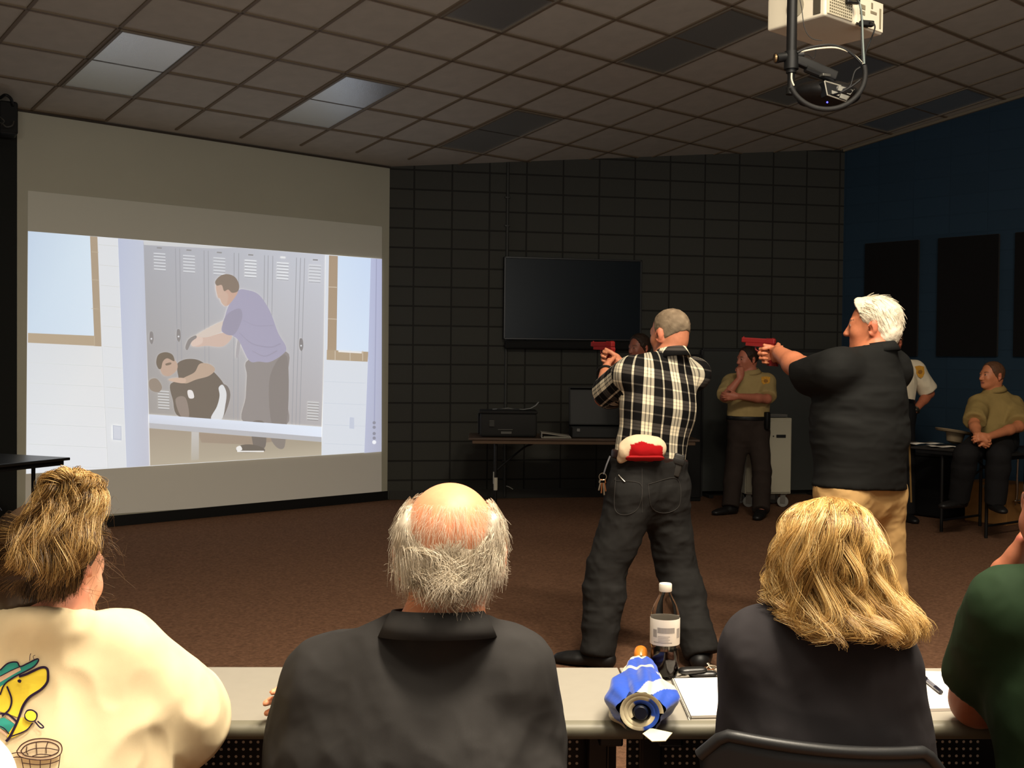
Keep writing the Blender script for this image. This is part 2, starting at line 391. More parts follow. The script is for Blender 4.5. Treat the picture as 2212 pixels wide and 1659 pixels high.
def person(label, J, P):
    """J joints, P look; builds person > body, shirt, trousers, belt, shoes, hair"""
    base = V(*(J['base'])); root = thing('person', label, 'person', base); out = {'root': root}
    h = P.get('h', .007); c, R, s = J['head'], J['hR'], P.get('hs', 1.0)
    F = Field(.03); head_prims(F, c, R, s)
    F.cap(c+R@V(0, -.025, -.05)*s, J['neck'], P.get('nr', .055), P.get('nr', .055)*1.08, .03)
    torso_prims(F, J, P); legs_prims(F, J)
    ar = P.get('ar', (.052, .043, .028))
    for q in 'LR':
        arm_prims(F, J['sh'+q], J['el'+q], J['wr'+q], ar)
        d, n, sd, kw = J['hand'+q]; hand_prims(F, J['wr'+q], np.asarray(d, float), np.asarray(n, float), sd, P.get('hands', 1.0), **kw)
        if 'toe'+q in J and P.get('feet', True): foot_prims(F, J['an'+q], J['toe'+q], ground=J['an'+q][2]-.08)
    v, f = F.mesh(P.get('hb', h), smooth=1)
    skin = np.array(lin(P.get('skin', (205, 150, 120)))[:3]); col = np.tile(skin, (len(v), 1)); face_cols(col, v, c, R, s, P.get('brow', (80, 60, 48)))
    if 'skinfx' in P: P['skinfx'](col, v)
    out['body'] = mk('body', v, f, SKIN(), root, True, col=col)
    # shirt
    F = Field(.03); r, fw, u = torso_prims(F, J, P); sl = P.get('sleeve', .62); sr = P.get('sr', (.064, .062))
    for q in 'LR':
        a, b, w = J['sh'+q], J['el'+q], J['wr'+q]
        if sl <= 1: F.cap(a, a+(b-a)*sl, sr[0], sr[1], .035, cut=True)
        else: F.cap(a, b, sr[0], sr[1], .035); F.cap(b, b+(w-b)*(sl-1), sr[1], sr[1]*.8, .025, cut=True)
    if P.get('skirt'): F.cap(J['waist']+u*.05, J['hem']-u*.02, P['skirt'][0], P['skirt'][1], .05, fw, P.get('dp', .68)*1.02, cut=True)
    hem = J.get('hem', J['waist']-UP*.03); pl = [(hem, -P.get('hemn', u))]
    pl.append((J['neck']+UP*P.get('nk', .035), P.get('nkn', UP*1.0+fw*.30)))
    v, f = F.mesh(P.get('hs_', h), pl, P.get('infl', .012), 3)
    for (amp, sc, sd) in P.get('folds', [(.004, (9, 9, 5), 1)]): v = fold(v, f, amp, sc, sd, P['foldmask'](v) if 'foldmask' in P else None)
    v = relax(v, f, 1); out['shirt_v'] = (v, f, r, fw, u)
    out['shirt'] = mk('shirt', v, f, P['shirt'], root, True)
    # trousers
    if P.get('trousers'):
        F = Field(.03); ti = P.get('ti', .012); torso_prims(F, J, P); legs_prims(F, J, P.get('lr', (.088, .06, .044)), ti-.010, True)
        wa = J['waist']; tw = J.get('twaist', wa); v, f = F.mesh(h, [(tw, u)], P.get('tinfl', .017), 2)
        for (amp, sc, sd) in P.get('tfolds', [(.006, (8, 8, 6), 3)]): v = fold(v, f, amp, sc, sd)
        out['trousers'] = mk('trousers', relax(v, f, 1), f, P['trousers'], root, True)
        if P.get('belt') is not None:
            F = Field(.03); torso_prims(F, J, P); v, f = F.mesh(.007, [(tw+u*.008, u), (tw-u*.034, -u)], P.get('tinfl', .017)+.006, 1); out['belt'] = mk('belt', v, f, P['belt'], root, True)
    if P.get('shoes') is not None:
        for q in 'LR':
            F = Field(.02); foot_prims(F, J['an'+q], J['toe'+q], infl=.010, ground=J['an'+q][2]-.08); g = J['an'+q][2]-.08
            v, f = F.mesh(.007, [(V(0, 0, g+.002), -UP), (V(0, 0, g+.10), UP)], 0, 1); mk('shoe', v, f, P['shoes'], root, True)
    return out
def hair_cap(root, c, R, s, m, th=.010, nape=-.055, front=.058, top=.05, wob=.004, freq=60, cover=None, side=.03, h=.005, colfn=None, name='hair'):
    """close-cropped hair: a shell over the skull cut at hairline, temples and nape"""
    T = lambda x, y, z: np.asarray(c)+R@V(x, y, z)*s
    F = Field(.02); F.ell(T(0, -.015, .035), V(.077, .099, .086)*s, R, .02); F.ell(T(0, -.03, -.03), V(.066, .07, .06)*s, R, .03)
    pl = [(T(0, 0, nape), -(R@V(0, .45, 1))), (T(0, front, top), R@V(0, 1, -.75)), (T(0, side, -.01), R@V(0, 1, -.25))]
    v, f = F.mesh(h, pl, th*s, 2); n = normals(v, f); q = v*freq
    v = v+n*(wob*noise(q)+wob*.6*noise(q*2.3+9))[:, None]
    col = colfn(v, (v-np.asarray(c))@R/s) if colfn else None
    return mk(name, v, f, m, root, True, col=col)
def scalp_strands(c, R, s, n, length, keep, flow, rad, cols, lift=.0, seg=8, wave=.0, rng=RNG, th=.006, coh=None):
    """short strands rooted on the skull, keep(p) selects, flow(p)->direction (local)"""
    out = []; cc = []
    while len(out) < n:
        p = rng.normal(size=3); p /= np.linalg.norm(p); q = V(0, -.015, .035)+p*V(.077, .099, .086)
        if not keep(q): continue
        nn = unit(p/V(.077, .099, .086)); d = np.asarray(flow(q), float); d = unit(d-np.dot(d, nn)*nn+nn*lift+rng.normal(size=3)*(.12 if coh is None else .05))
        L = length(q)*rng.uniform(.7, 1.2); pts = []; x = q+nn*th*rng.uniform(.2, 1); ph = rng.uniform(0, 6.28) if coh is None else float(noise(q[None]*coh)[0]*5+noise(q[None]*coh*2.2+7)[0]*2)+rng.normal()*.25; sd = np.cross(nn, d)
        for i in range(seg):
            pts.append(x.copy()); x = x+d*L/(seg-1)+sd*wave*math.cos(ph+i*.9)*L/(seg-1)
            w = x-V(0, -.015, .035); e = w/V(.077+.006, .099+.006, .086+.006); m_ = np.linalg.norm(e)
            if m_ < 1: x = V(0, -.015, .035)+w/m_
            d = unit(d+V(0, 0, -.10)+rng.normal(size=3)*.06)
        out.append(np.array(pts)); cc.append(cols(q, rng))
    return np.asarray(c)+(np.array(out)@R.T)*s, np.array(cc)
def collar(root, c, R, r0, r1, h, m, gap=.0, drop=.0, label=None):
    """stand or fold-over collar ring: r0=(x,y) top radii, r1 bottom radii"""
    n = 48; v = []; f = []
    prof = [(0, 0), (1, .004), (1, .0095), (0, .0095-.004)]
    for j in range(n+1):
        a = math.pi*2*j/n-math.pi/2+1e-3; ca, sa = math.cos(a), math.sin(a); back = .5-.5*sa
        for (t, th) in [(0, 0), (.0, .006), (.5, .008), (1, .008), (1, .002), (.5, .0)]:
            rx = r0[0]*(1-t)+r1[0]*t+th; ry = r0[1]*(1-t)+r1[1]*t+th
            v.append(np.asarray(c)+R@V(rx*ca, ry*sa, -h*t-drop*(1-back)*1.0))
    for j in range(n):
        for i in range(6): f.append([j*6+i, j*6+(i+1) % 6, (j+1)*6+(i+1) % 6, (j+1)*6+i])
    return mk('collar', v, f, m, root, True, label=label)
def relaxed(): return dict(curl=(.35, .4, .45, .5))
# ------------------------------------------------------------------ room shell
LO = V(-0.6211, 7.1629, 4.0265); LE1 = V(.7504, .6609, .0062); LE2 = V(-.6529, .7427, -.1491); LN = V(-.1032, .1078, .9888); TILE = .61
def ceil_z(x, y): return LO[2]-(LN[0]*(x-LO[0])+LN[1]*(y-LO[1]))/LN[2]
def lat(a, b): return LO+LE1*(a*TILE)+LE2*(b*TILE)
PA, PB, PC, PD = V(-4.026, 9.034, 0), V(-1.293, 11.595, 0), V(3.723, 12.57, 0), V(5.089, 11.165, 0)
PE = PC+(PD-PC)*3.3; PF = V(PE[0]+.3, -2.0, 0); PG = V(-6.2, -2.0, 0); PH = V(-5.2, 8.1, 0)
wl_d = unit(PB-PA); wl_n = V(wl_d[1], -wl_d[0], 0); wb_d = unit(PC-PB); wb_n = V(wb_d[1], -wb_d[0], 0); wr_d = unit(PD-PC); wr_n = V(wr_d[1], -wr_d[0], 0)
ROOM = [PG, PH, PA, PB, PC, PE, PF]
M_carpet = mat('brown_carpet', (126, 93, 72), .95, spec=.05, bump=(260, .9, .012), var=(55, .28))
M_tile = mat('ceiling_tile', (176, 170, 158), .9, spec=.1, bump=(320, .25, .002), var=(8, .05))
M_grid = mat('ceiling_grid', (112, 98, 80), .6, spec=.25)
def block_mat(name, c1, mortar, rough, bw, bh, direction, n, strength=.8):
    m = bpy.data.materials.new(name); m.use_nodes = True; N = m.node_tree.nodes; L = m.node_tree.links; b = N['Principled BSDF']
    b.inputs['Roughness'].default_value = rough; b.inputs['Specular IOR Level'].default_value = .2
    g = N.new('ShaderNodeNewGeometry'); d1 = N.new('ShaderNodeVectorMath'); d1.operation = 'DOT_PRODUCT'; d1.inputs[1].default_value = tuple(direction)
    L.new(g.outputs['Position'], d1.inputs[0]); sx = N.new('ShaderNodeSeparateXYZ'); L.new(g.outputs['Position'], sx.inputs[0])
    cb = N.new('ShaderNodeCombineXYZ'); L.new(d1.outputs['Value'], cb.inputs[0]); L.new(sx.outputs['Z'], cb.inputs[1])
    br = N.new('ShaderNodeTexBrick'); L.new(cb.outputs[0], br.inputs['Vector']); br.offset = 0.0; br.squash = 1.0
    br.inputs['Scale'].default_value = 1.0; br.inputs['Brick Width'].default_value = bw; br.inputs['Row Height'].default_value = bh
    br.inputs['Mortar Size'].default_value = .009; br.inputs['Mortar Smooth'].default_value = .3; br.inputs['Bias'].default_value = 0
    br.inputs['Color1'].default_value = lin(c1); br.inputs['Color2'].default_value = lin([v*.94 for v in c1]); br.inputs['Mortar'].default_value = lin(mortar)
    L.new(br.outputs['Color'], b.inputs['Base Color'])
    nz = N.new('ShaderNodeTexNoise'); nz.inputs['Scale'].default_value = 90; L.new(g.outputs['Position'], nz.inputs['Vector'])
    ad = N.new('ShaderNodeMath'); ad.operation = 'MULTIPLY_ADD'; L.new(br.outputs['Fac'], ad.inputs[0]); ad.inputs[1].default_value = -1.0
    ms = N.new('ShaderNodeMath'); ms.operation = 'MULTIPLY'; L.new(nz.outputs['Fac'], ms.inputs[0]); ms.inputs[1].default_value = .25; L.new(ms.outputs[0], ad.inputs[2])
    bp = N.new('ShaderNodeBump'); bp.inputs['Strength'].default_value = strength; bp.inputs['Distance'].default_value = .008
    L.new(ad.outputs[0], bp.inputs['Height']); L.new(bp.outputs['Normal'], b.inputs['Normal']); MATS[name] = m; return m
M_block = block_mat('charcoal_block_wall', (64, 64, 59), (38, 37, 34), .75, .40, .203, wb_d, wb_n)
M_blue = block_mat('navy_block_wall', (34, 54, 70), (31, 50, 65), .7, .40, .203, wr_d, wr_n, .25)
M_dark = mat('black_wall', (30, 31, 29), .85, spec=.15, bump=(40, .2, .004))
M_screen = mat('pale_grey_wall_paint', (178, 175, 157), .85, spec=.15, bump=(120, .08, .002), var=(2.5, .02))
M_black = mat('black_vinyl', (20, 20, 20), .55, spec=.3)
def structure(o, kind='structure'): o['kind'] = kind; return o
def wall(name, a, b, m, th=.12):
    d = unit(b-a); n = V(d[1], -d[0], 0)                  # n points into the room
    z0, z1 = ceil_z(a[0], a[1]), ceil_z(b[0], b[1])
    mb = MB(); back = -n*th
    mb.prism([a, b, b+UP*z1, a+UP*z0], back); return structure(mb.build(name, m))
structure(MB().prism([p for p in ROOM][::-1], -UP*.1).build('floor', M_carpet))
structure(MB().prism([V(p[0], p[1], ceil_z(p[0], p[1])) for p in ROOM], UP*.08).build('ceiling', M_tile))
wall('wall_left', PA, PB, M_screen); wall('wall_back', PB, PC, M_block); wall('wall_right', PC, PE, M_blue)
wall('wall_corner', PH, PA, M_dark); wall('wall_side', PG, PH, M_dark); wall('wall_far_right', PE, PF, M_dark)
def base(name, a, b, m, h, th=.012):
    d = unit(b-a); n = V(d[1], -d[0], 0); c = (a+b)/2+n*(th/2)+UP*(h/2)
    return structure(MB().box(c, (np.linalg.norm(b-a), th, h), np.column_stack([d, -n, UP]), .003).build(name, m))
base('baseboard_left', PA, PB, M_black, .095); base('baseboard_back', PB+wb_d*.02, PC-wb_d*.02, mat('dark_cove_base', (46, 44, 40), .5), .10); base('baseboard_right', PC, PE, M_black, .10)
# suspended grid: real bars clipped to the room outline
mb = MB()
def clip_line(p, d, poly):
    t0, t1 = -60, 60
    for i in range(len(poly)):
        a, b = poly[i], poly[(i+1) % len(poly)]; e = b-a; n = V(e[1], -e[0]) if len(e) == 2 else V(e[1], -e[0], 0)[:2]
        num = np.dot((p-a)[:2], n); den = np.dot(d[:2], n)
        if abs(den) < 1e-9:
            if num < 0: return None
        elif den > 0: t0 = max(t0, -num/den)
        else: t1 = min(t1, -num/den)
    return (t0, t1) if t1 > t0 else None
GF = np.column_stack([LE1, LE2, LN])
for ax in (0, 1):
    d = (LE1, LE2)[ax]; o = (LE2, LE1)[ax]
    for i in range(-26, 27):
        p = LO+o*(i*TILE); r = clip_line(p, d, ROOM)
        if r is None or r[1]-r[0] < .05: continue
        c = p+d*((r[0]+r[1])/2)-LN*.004; R = np.column_stack([d, o, LN]); mb.box(c, (r[1]-r[0], .024, .014), R)
structure(mb.build('trim_1', M_grid))
# pale angle where the ceiling meets the blue wall
a, b = PC+wr_n*.02, PE+wr_n*.02; za, zb = ceil_z(a[0], a[1]), ceil_z(b[0], b[1]); a = a+UP*(za-.02); b = b+UP*(zb-.02)
d = unit(b-a); R = np.column_stack([d, unit(np.cross(d, wr_n)), wr_n])
structure(MB().box((a+b)/2, (np.linalg.norm(b-a), .028, .034), R).build('trim_2', mat('wall_angle', (120, 110, 92), .5)))
a, b = PA+wl_n*.008, PB+wl_n*.008; za, zb = ceil_z(a[0], a[1]), ceil_z(b[0], b[1]); a = a+UP*(za-.012); b = b+UP*(zb-.012); d = unit(b-a)
structure(MB().box((a+b)/2, (np.linalg.norm(b-a), .016, .02), np.column_stack([d, unit(np.cross(d, wl_n)), wl_n])).build('trim_3', mat('dark_wall_angle', (58, 50, 42), .6)))
# light fixtures, all switched off over the front of the room
M_lens = mat('prismatic_lens', (214, 216, 214), .32, metal=.85, spec=.9, bump=(150, .35, .003)); M_fr = mat('fixture_frame', (112, 102, 88), .45)
def fixture(a, b, label):
    c = lat(a+.5, b+1); t = thing('ceiling_light', label, 'ceiling light', c, 'troffer lights in the ceiling grid')
    mb = MB(); L, Wd = 1.22, .61
    for q in (-1, 1):
        mb.box(c+LE1*q*(Wd/2-.022)-LN*.012, (.022, L-.03, .018), GF, .003); mb.box(c+LE2*q*(L/2-.022)-LN*.012, (Wd-.03, .022, .018), GF, .003)
    mb.build('frame', M_fr, t)
    mb = MB(); mb.box(c-LN*.008, (Wd-.06, L-.06, .006), GF, .002); mb.build('lens', M_lens, t)
for a, b, l in [(-2, 3, 'pale unlit ceiling light panel nearest the left edge of the ceiling'), (1, 3, 'pale unlit ceiling light panel just above the top right part of the projection wall'),
                (4, 3, 'dark unlit ceiling light panel over the back wall near the corner with the projection wall'), (1, -1, 'dark unlit ceiling light panel cut off by the top edge of the picture'),
                (4, -1, 'dark unlit ceiling light panel directly left of the white projector'), (7, -1, 'dark unlit ceiling light panel behind the hanging cable loop'),
                (10, -1, 'dark unlit ceiling light panel running along the top of the blue wall')]: fixture(a, b, l)
# acoustic panels on the blue wall
M_ac = mat('black_acoustic_fabric', (22, 21, 21), .95, spec=.08, bump=(400, .5, .002), sheen=.1)
def rwall(x, y): return on_plane(x, y, PC, wr_n)
zt, zb = np.mean([rwall(1871, 529)[2], rwall(2028, 513)[2]]), rwall(2090, 770)[2]
for x0, x1, l in [(1871, 1986, 'black fabric sound panel on the blue wall nearest the room corner'), (2028, 2159, 'black fabric sound panel on the blue wall, middle of the three'), (2194, 2330, 'black fabric sound panel on the blue wall cut by the picture\'s right edge')]:
    p0, p1 = rwall(x0, 650), rwall(x1, 650); c = (p0+p1)/2; c[2] = (zt+zb)/2; c = c+wr_n*.026
    tag(MB().box(c, (np.linalg.norm((p1-p0)[:2]), .05, zt-zb), np.column_stack([wr_d, -wr_n, UP]), .008).build('sound_panel', M_ac), l, 'sound panel', 'sound panels on the blue wall')
# ------------------------------------------------------------------ the projected picture (flat light on the wall)
def lwall(x, y, off=.004): return on_plane(x, y, PA+wl_n*off, wl_n)
PKX, PKY = 2.572, 2.572
class Flat:
    def __init__(s): s.v = []; s.f = []; s.c = []; s.k = 0
    def poly(s, pts, cols, k=None):
        """pts in zoomed picture coordinates; cols one colour or one per point"""
        s.k += 1; off = .004+.00005*s.k
        P = [lwall(x/PKX, 470+y/PKY, off) for x, y in pts]; n0 = len(s.v)
        tri = geometry.tessellate_polygon([[Vector((x, -y, 0)) for x, y in pts]])
        s.v += P; s.f += [[i+n0 for i in t] for t in tri]
        cc = cols if isinstance(cols[0], (tuple, list)) else [cols]*len(pts); s.c += [lin(c)[:3] for c in cc]
    def line(s, a, b, w, col):
        a, b = V(*a), V(*b); d = unit(b-a); n = V(-d[1], d[0])*w/2; s.poly([tuple(a+n), tuple(b+n), tuple(b-n), tuple(a-n)], col)
    def curve(s, pts, w, col):
        P = catmull([(x, y, 0) for x, y in pts], 4*len(pts))[:, :2]; T = np.gradient(P, axis=0); T /= np.linalg.norm(T, axis=1)[:, None]; N_ = np.stack([-T[:, 1], T[:, 0]], 1)
        w = np.linspace(w[0], w[1], len(P))[:, None]/2 if isinstance(w, tuple) else w/2
        s.poly([tuple(p) for p in P+N_*w]+[tuple(p) for p in (P-N_*w)[::-1]], col)
    def blob(s, pts, col, n=5):
        P = np.array(list(pts)+list(pts[:3]), float); Q = catmull(np.c_[P, np.zeros(len(P))], (len(P)-1)*n+1)[:, :2]
        Q = Q[n:n+len(pts)*n]; s.poly([tuple(p) for p in Q], col)
    def circ(s, c, r, col, ry=None, n=20): s.poly([(c[0]+r*math.cos(i*2*math.pi/n), c[1]+(ry or r)*math.sin(i*2*math.pi/n)) for i in range(n)], col)
g = Flat()
L_ = lambda f, a, b: tuple(np.array(a)*(1-f)+np.array(b)*f)
g.poly([(155, -150), (2122, 50), (2120, 1545), (140, 1680)], [(46, 50, 48), (46, 48, 46), (82, 78, 74), (90, 86, 80)])                                # projector black level, with the picture's glow painted in brighter towards the bottom
g.poly([(155, 75), (2122, 230), (2120, 1300), (145, 1424)], (206, 212, 220))
g.poly([(155, 640), (540, 655), (560, 715), (600, 1395), (145, 1424)], [(196, 204, 214), (205, 210, 216), (208, 212, 217), (212, 217, 225), (210, 217, 226)])
g.poly([(155, 75), (503, 103), (525, 657), (155, 642)], [(176, 198, 222), (196, 215, 232), (198, 216, 234), (184, 206, 228)])
g.poly([(500, 103), (541, 107), (564, 716), (523, 714), (523, 657)], (150, 134, 116)); g.poly([(155, 641), (526, 657), (528, 713), (155, 695)], (158, 142, 122))
for y in (190, 345, 505): g.line((508, y), (548, y+3), 3, (172, 160, 142))
g.line((524, 660), (526, 712), 3, (172, 160, 142))
for i in range(9):
    y = 150+i*113; g.line((545+i*6.5, y), (662+i*5, y+10), 3.5, (192, 197, 202))
for i in range(6):
    y = 815+i*113; g.line((152, y-10), (570+i*7, y+12), 3.5, (190, 198, 206))
g.line((566, 716), (600, 1395), 4, (192, 198, 206))
g.poly([(655, 115), (800, 128), (832, 1378), (703, 1388)], [(168, 180, 208), (176, 186, 208), (172, 178, 198), (178, 188, 210)])
g.poly([(797, 128), (1825, 207), (1787, 1165), (828, 1095)], [(150, 156, 170), (186, 192, 206), (160, 160, 168), (136, 136, 140)])
g.poly([(797, 128), (1330, 168), (1180, 172), (800, 152)], (190, 194, 200))
def lock(u, v):   # locker plane bilinear
    return L_(v, L_(u, (797, 128), (1825, 207)), L_(u, (828, 1095), (1787, 1165)))
for u in (.172, .195, .327, .35, .49, .515, .655, .675, .70, .828, .85, .872): g.line(lock(u, .03), lock(u, 1), 3.5, (132, 138, 152))
for i, u in enumerate((.085, .245, .41, .58, .755, .93)):
    for j in range(6):
        v = .068+j*.018; a, b = lock(u-.032, v), lock(u+.032, v); g.line(a, b, 6, (214, 220, 228) if i in (3, 4) else (196, 202, 212)); g.line((a[0], a[1]+6), (b[0], b[1]+6), 4, (138, 144, 158))
    p = lock(u, .035); g.line((p[0]-14, p[1]-1), (p[0]+14, p[1]+1), 8, (120, 124, 134) if i != 4 else (220, 224, 228))
for u in (.085, .945):
    for j in range(7): a, b = lock(u-.03, .86+j*.016), lock(u+.034, .86+j*.016); g.line(a, b, 6, (188, 192, 198)); g.line((a[0], a[1]+6), (b[0], b[1]+6), 4, (120, 122, 130))
for u, v in ((.027, .56), (.18, .535), (.867, .535)): p = lock(u, v); g.blob([(p[0]-8, p[1]-35), (p[0]+8, p[1]-33), (p[0]+12, p[1]+8), (p[0]+2, p[1]+32), (p[0]-10, p[1]+10)], (108, 110, 120)); g.circ((p[0], p[1]+2), 5, (200, 204, 212))
g.poly([(1810, 207), (2122, 230), (2120, 1300), (1786, 1320), (1800, 790)], (204, 212, 224))
g.poly([(1875, 213), (2062, 226), (2048, 745), (1868, 738)], [(196, 216, 240), (190, 210, 238), (200, 218, 240), (204, 220, 240)])
g.poly([(1828, 210), (1877, 214), (1869, 740), (1819, 738)], (152, 132, 112)); g.poly([(1816, 735), (2047, 746), (2042, 801), (1815, 790)], (160, 142, 120))
for y in (385, 562): g.line((1822, y), (1872, y+3), 3.5, (196, 186, 172))
for x in (1862, 1945, 2015): g.line((x, 738), (x, 795), 3.5, (196, 186, 172))
g.line((1880, 742), (2010, 750), 10, (222, 222, 222))
for y in (910, 1030, 1150, 1255): g.line((1800, y), (2032, y+10), 3.5, (188, 198, 214))
g.poly([(2060, 226), (2122, 230), (2120, 1300), (2024, 1308), (2046, 745)], [(168, 178, 212), (160, 168, 204), (160, 166, 192), (170, 178, 206), (170, 180, 212)]); g.line((2092, 230), (2080, 1140), 5, (140, 148, 184))
for y in (1140, 1165, 1200, 1225): g.circ((2079, y), 9, (120, 126, 150))
g.circ((2079, 1248), 11, (232, 236, 244)); g.poly([(626, 1152), (675, 1158), (676, 1238), (627, 1234)], (176, 186, 204)); g.poly([(632, 1158), (670, 1163), (670, 1230), (632, 1227)], (190, 198, 214)); g.poly([(1942, 1108), (1968, 1110), (1968, 1175), (1940, 1172)], (184, 194, 214))
g.poly([(829, 1165), (1787, 1243), (1786, 1320), (834, 1378)], [(140, 130, 120), (150, 142, 128), (170, 162, 146), (158, 150, 136)])
g.poly([(1100, 1195), (1600, 1232), (1400, 1262), (1120, 1250)], (136, 122, 112))
# the man bending forward by the lockers
g.blob([(830, 905), (870, 895), (900, 940), (880, 970), (835, 955)], (122, 112, 108))
g.blob([(988, 808), (1040, 786), (1110, 795), (1180, 850), (1240, 920), (1255, 990), (1215, 1118), (1000, 1108), (960, 1010), (945, 930), (990, 900), (985, 850)], (72, 68, 72))
g.blob([(1225, 930), (1262, 935), (1280, 985), (1262, 1060), (1232, 1120), (1205, 1118), (1240, 1010)], (92, 90, 96)); g.blob([(1215, 945), (1238, 930), (1258, 975), (1252, 1040), (1232, 1120), (1172, 1116), (1205, 1050), (1220, 990)], (206, 210, 216))
g.blob([(1110, 812), (1165, 815), (1195, 845), (1160, 880), (1090, 900), (1030, 922), (1015, 895), (1080, 860)], (168, 146, 132)); g.blob([(935, 900), (985, 890), (1030, 895), (1025, 920), (970, 914)], (186, 160, 146))
g.blob([(878, 800), (905, 775), (950, 775), (985, 812), (980, 850), (940, 880), (905, 872), (890, 840)], (172, 146, 134)); g.blob([(868, 805), (880, 762), (920, 748), (958, 762), (968, 798), (930, 782), (905, 800), (895, 838), (880, 838)], (74, 68, 68)); g.blob([(920, 812), (948, 805), (950, 815), (925, 822)], (96, 82, 78))
g.blob([(1042, 962), (1068, 962), (1078, 1000), (1050, 1002)], (216, 214, 216)); g.blob([(975, 1010), (1030, 1000), (1050, 1104), (1005, 1104)], (120, 110, 110))
# the standing man with arms held out
g.blob([(1380, 790), (1590, 745), (1600, 860), (1590, 1000), (1592, 1150), (1355, 1138), (1365, 1000), (1372, 880)], (122, 120, 126)); g.blob([(1500, 880), (1595, 770), (1592, 1150), (1510, 1144)], (108, 106, 112))
g.blob([(1395, 1140), (1470, 1140), (1475, 1270), (1420, 1290), (1400, 1230)], (84, 82, 88)); g.blob([(1500, 1148), (1580, 1150), (1582, 1270), (1545, 1282), (1505, 1230)], (112, 108, 110))
g.blob([(1312, 1280), (1350, 1262), (1410, 1262), (1462, 1280), (1468, 1298), (1400, 1304), (1325, 1302)], (66, 66, 72)); g.line((1318, 1299), (1466, 1299), 7, (226, 226, 226)); g.blob([(1313, 1278), (1335, 1268), (1345, 1290), (1318, 1296)], (222, 222, 222))
g.poly([(828, 1093), (1788, 1163), (1787, 1222), (828, 1142)], [(198, 208, 228), (216, 228, 246), (214, 224, 242), (190, 198, 214)]); g.poly([(828, 1141), (1787, 1220), (1787, 1247), (829, 1170)], (166, 170, 180)); g.poly([(1064, 1190), (1105, 1193), (1105, 1345), (1062, 1350)], [(178, 178, 180), (178, 178, 180), (162, 158, 150), (162, 158, 150)])
g.blob([(1320, 680), (1335, 690), (1325, 770), (1310, 770)], (150, 150, 160))
g.blob([(1090, 655), (1240, 575), (1258, 610), (1180, 660), (1130, 680)], (196, 184, 178)); g.blob([(1075, 668), (1150, 665), (1240, 640), (1290, 660), (1240, 715), (1150, 712), (1085, 716)], (190, 166, 158)); g.blob([(1065, 672), (1088, 660), (1125, 668), (1120, 700), (1075, 716), (1062, 700)], (202, 180, 172))
g.blob([(1030, 720), (1048, 676), (1085, 655), (1092, 668), (1065, 690), (1042, 735)], (112, 112, 120))
g.blob([(1320, 408), (1370, 402), (1440, 430), (1500, 520), (1545, 640), (1590, 720), (1570, 760), (1500, 802), (1440, 800), (1385, 795), (1330, 690), (1290, 655), (1232, 632), (1245, 570), (1270, 490)], (146, 146, 176)); g.blob([(1255, 545), (1330, 505), (1345, 560), (1300, 650), (1236, 632)], (132, 132, 160))
g.curve([(1330, 640), (1400, 700), (1500, 720), (1560, 700)], (3, 6), (130, 130, 160)); g.curve([(1350, 570), (1420, 600), (1520, 600)], (2, 5), (134, 134, 164)); g.curve([(1400, 740), (1470, 770), (1540, 740)], (3, 6), (130, 130, 158))
g.blob([(1200, 375), (1230, 352), (1275, 372), (1290, 420), (1262, 490), (1235, 478), (1222, 450), (1210, 440)], (188, 160, 148)); g.blob([(1240, 400), (1300, 395), (1322, 410), (1300, 450), (1262, 490), (1268, 430)], (184, 150, 138))
g.blob([(1196, 355), (1222, 325), (1262, 314), (1305, 330), (1328, 372), (1322, 408), (1290, 418), (1268, 400), (1245, 408), (1232, 375), (1205, 378)], (108, 96, 92))
P0 = np.mean(g.v, 0); pm = bpy.data.materials.new('projected_light'); pm.use_nodes = True; nt = pm.node_tree; bs = nt.nodes['Principled BSDF']
at = nt.nodes.new('ShaderNodeAttribute'); at.attribute_name = 'col'; bs.inputs['Base Color'].default_value = lin((190, 183, 164)); bs.inputs['Roughness'].default_value = .9; bs.inputs['Specular IOR Level'].default_value = .05
nt.links.new(at.outputs['Color'], bs.inputs['Emission Color']); bs.inputs['Emission Strength'].default_value = PROJ_EMIT
tag(mk('projected_picture', g.v, g.f, pm, col=np.array(g.c)), 'bright projected video picture of two men in a locker room on the pale wall', 'projected image')

# ------------------------------------------------------------------ television, conduit, back wall things
def bwall(x, y, off=0.0): return on_plane(x, y, PB+wb_n*off, wb_n)
FB = np.column_stack([wb_d, -wb_n, UP])
tl, trr, br_, bl_ = [bwall(*p, .09) for p in ((1088, 556), (1386, 560), (1385, 737), (1090, 733))]
c = (tl+trr+br_+bl_)/4; tw, tH = np.linalg.norm(trr-tl), (tl[2]+trr[2]-br_[2]-bl_[2])/2
t = thing('television', 'large black flat screen television hung on the dark block wall', 'television', c-UP*tH/2)
MB().box(c-wb_n*.03, (tw, .05, tH), FB, .006).build('casing', mat('tv_casing', (16, 16, 17), .45), t)
mb = MB()
for q in (-1, 1): mb.box(c+wb_d*q*(tw/2-.009), (.018, .018, tH), FB, .003); mb.box(c+UP*q*(tH/2-.009), (tw, .018, .018), FB, .003)
mb.build('bezel', mat('tv_bezel', (24, 24, 25), .3, spec=.5), t)
MB().box(c-wb_n*.002, (tw-.034, .004, tH-.034), FB).build('screen', mat('tv_glass', (4, 17, 26), .28, spec=.22), t)  # bluish reflection put into the glass colour
MB().box(c-UP*(tH/2-.004)+wb_d*(tw/2-.08)+wb_n*.008, (.085, .004, .012), FB, .001).build('label', mat('tv_label', (150, 150, 150), .4), t, label='small pale strip on the lower edge')
MB().box(c-wb_n*.072, (.5, .034, .36), FB, .004).build('wall_bracket', M_black, t)
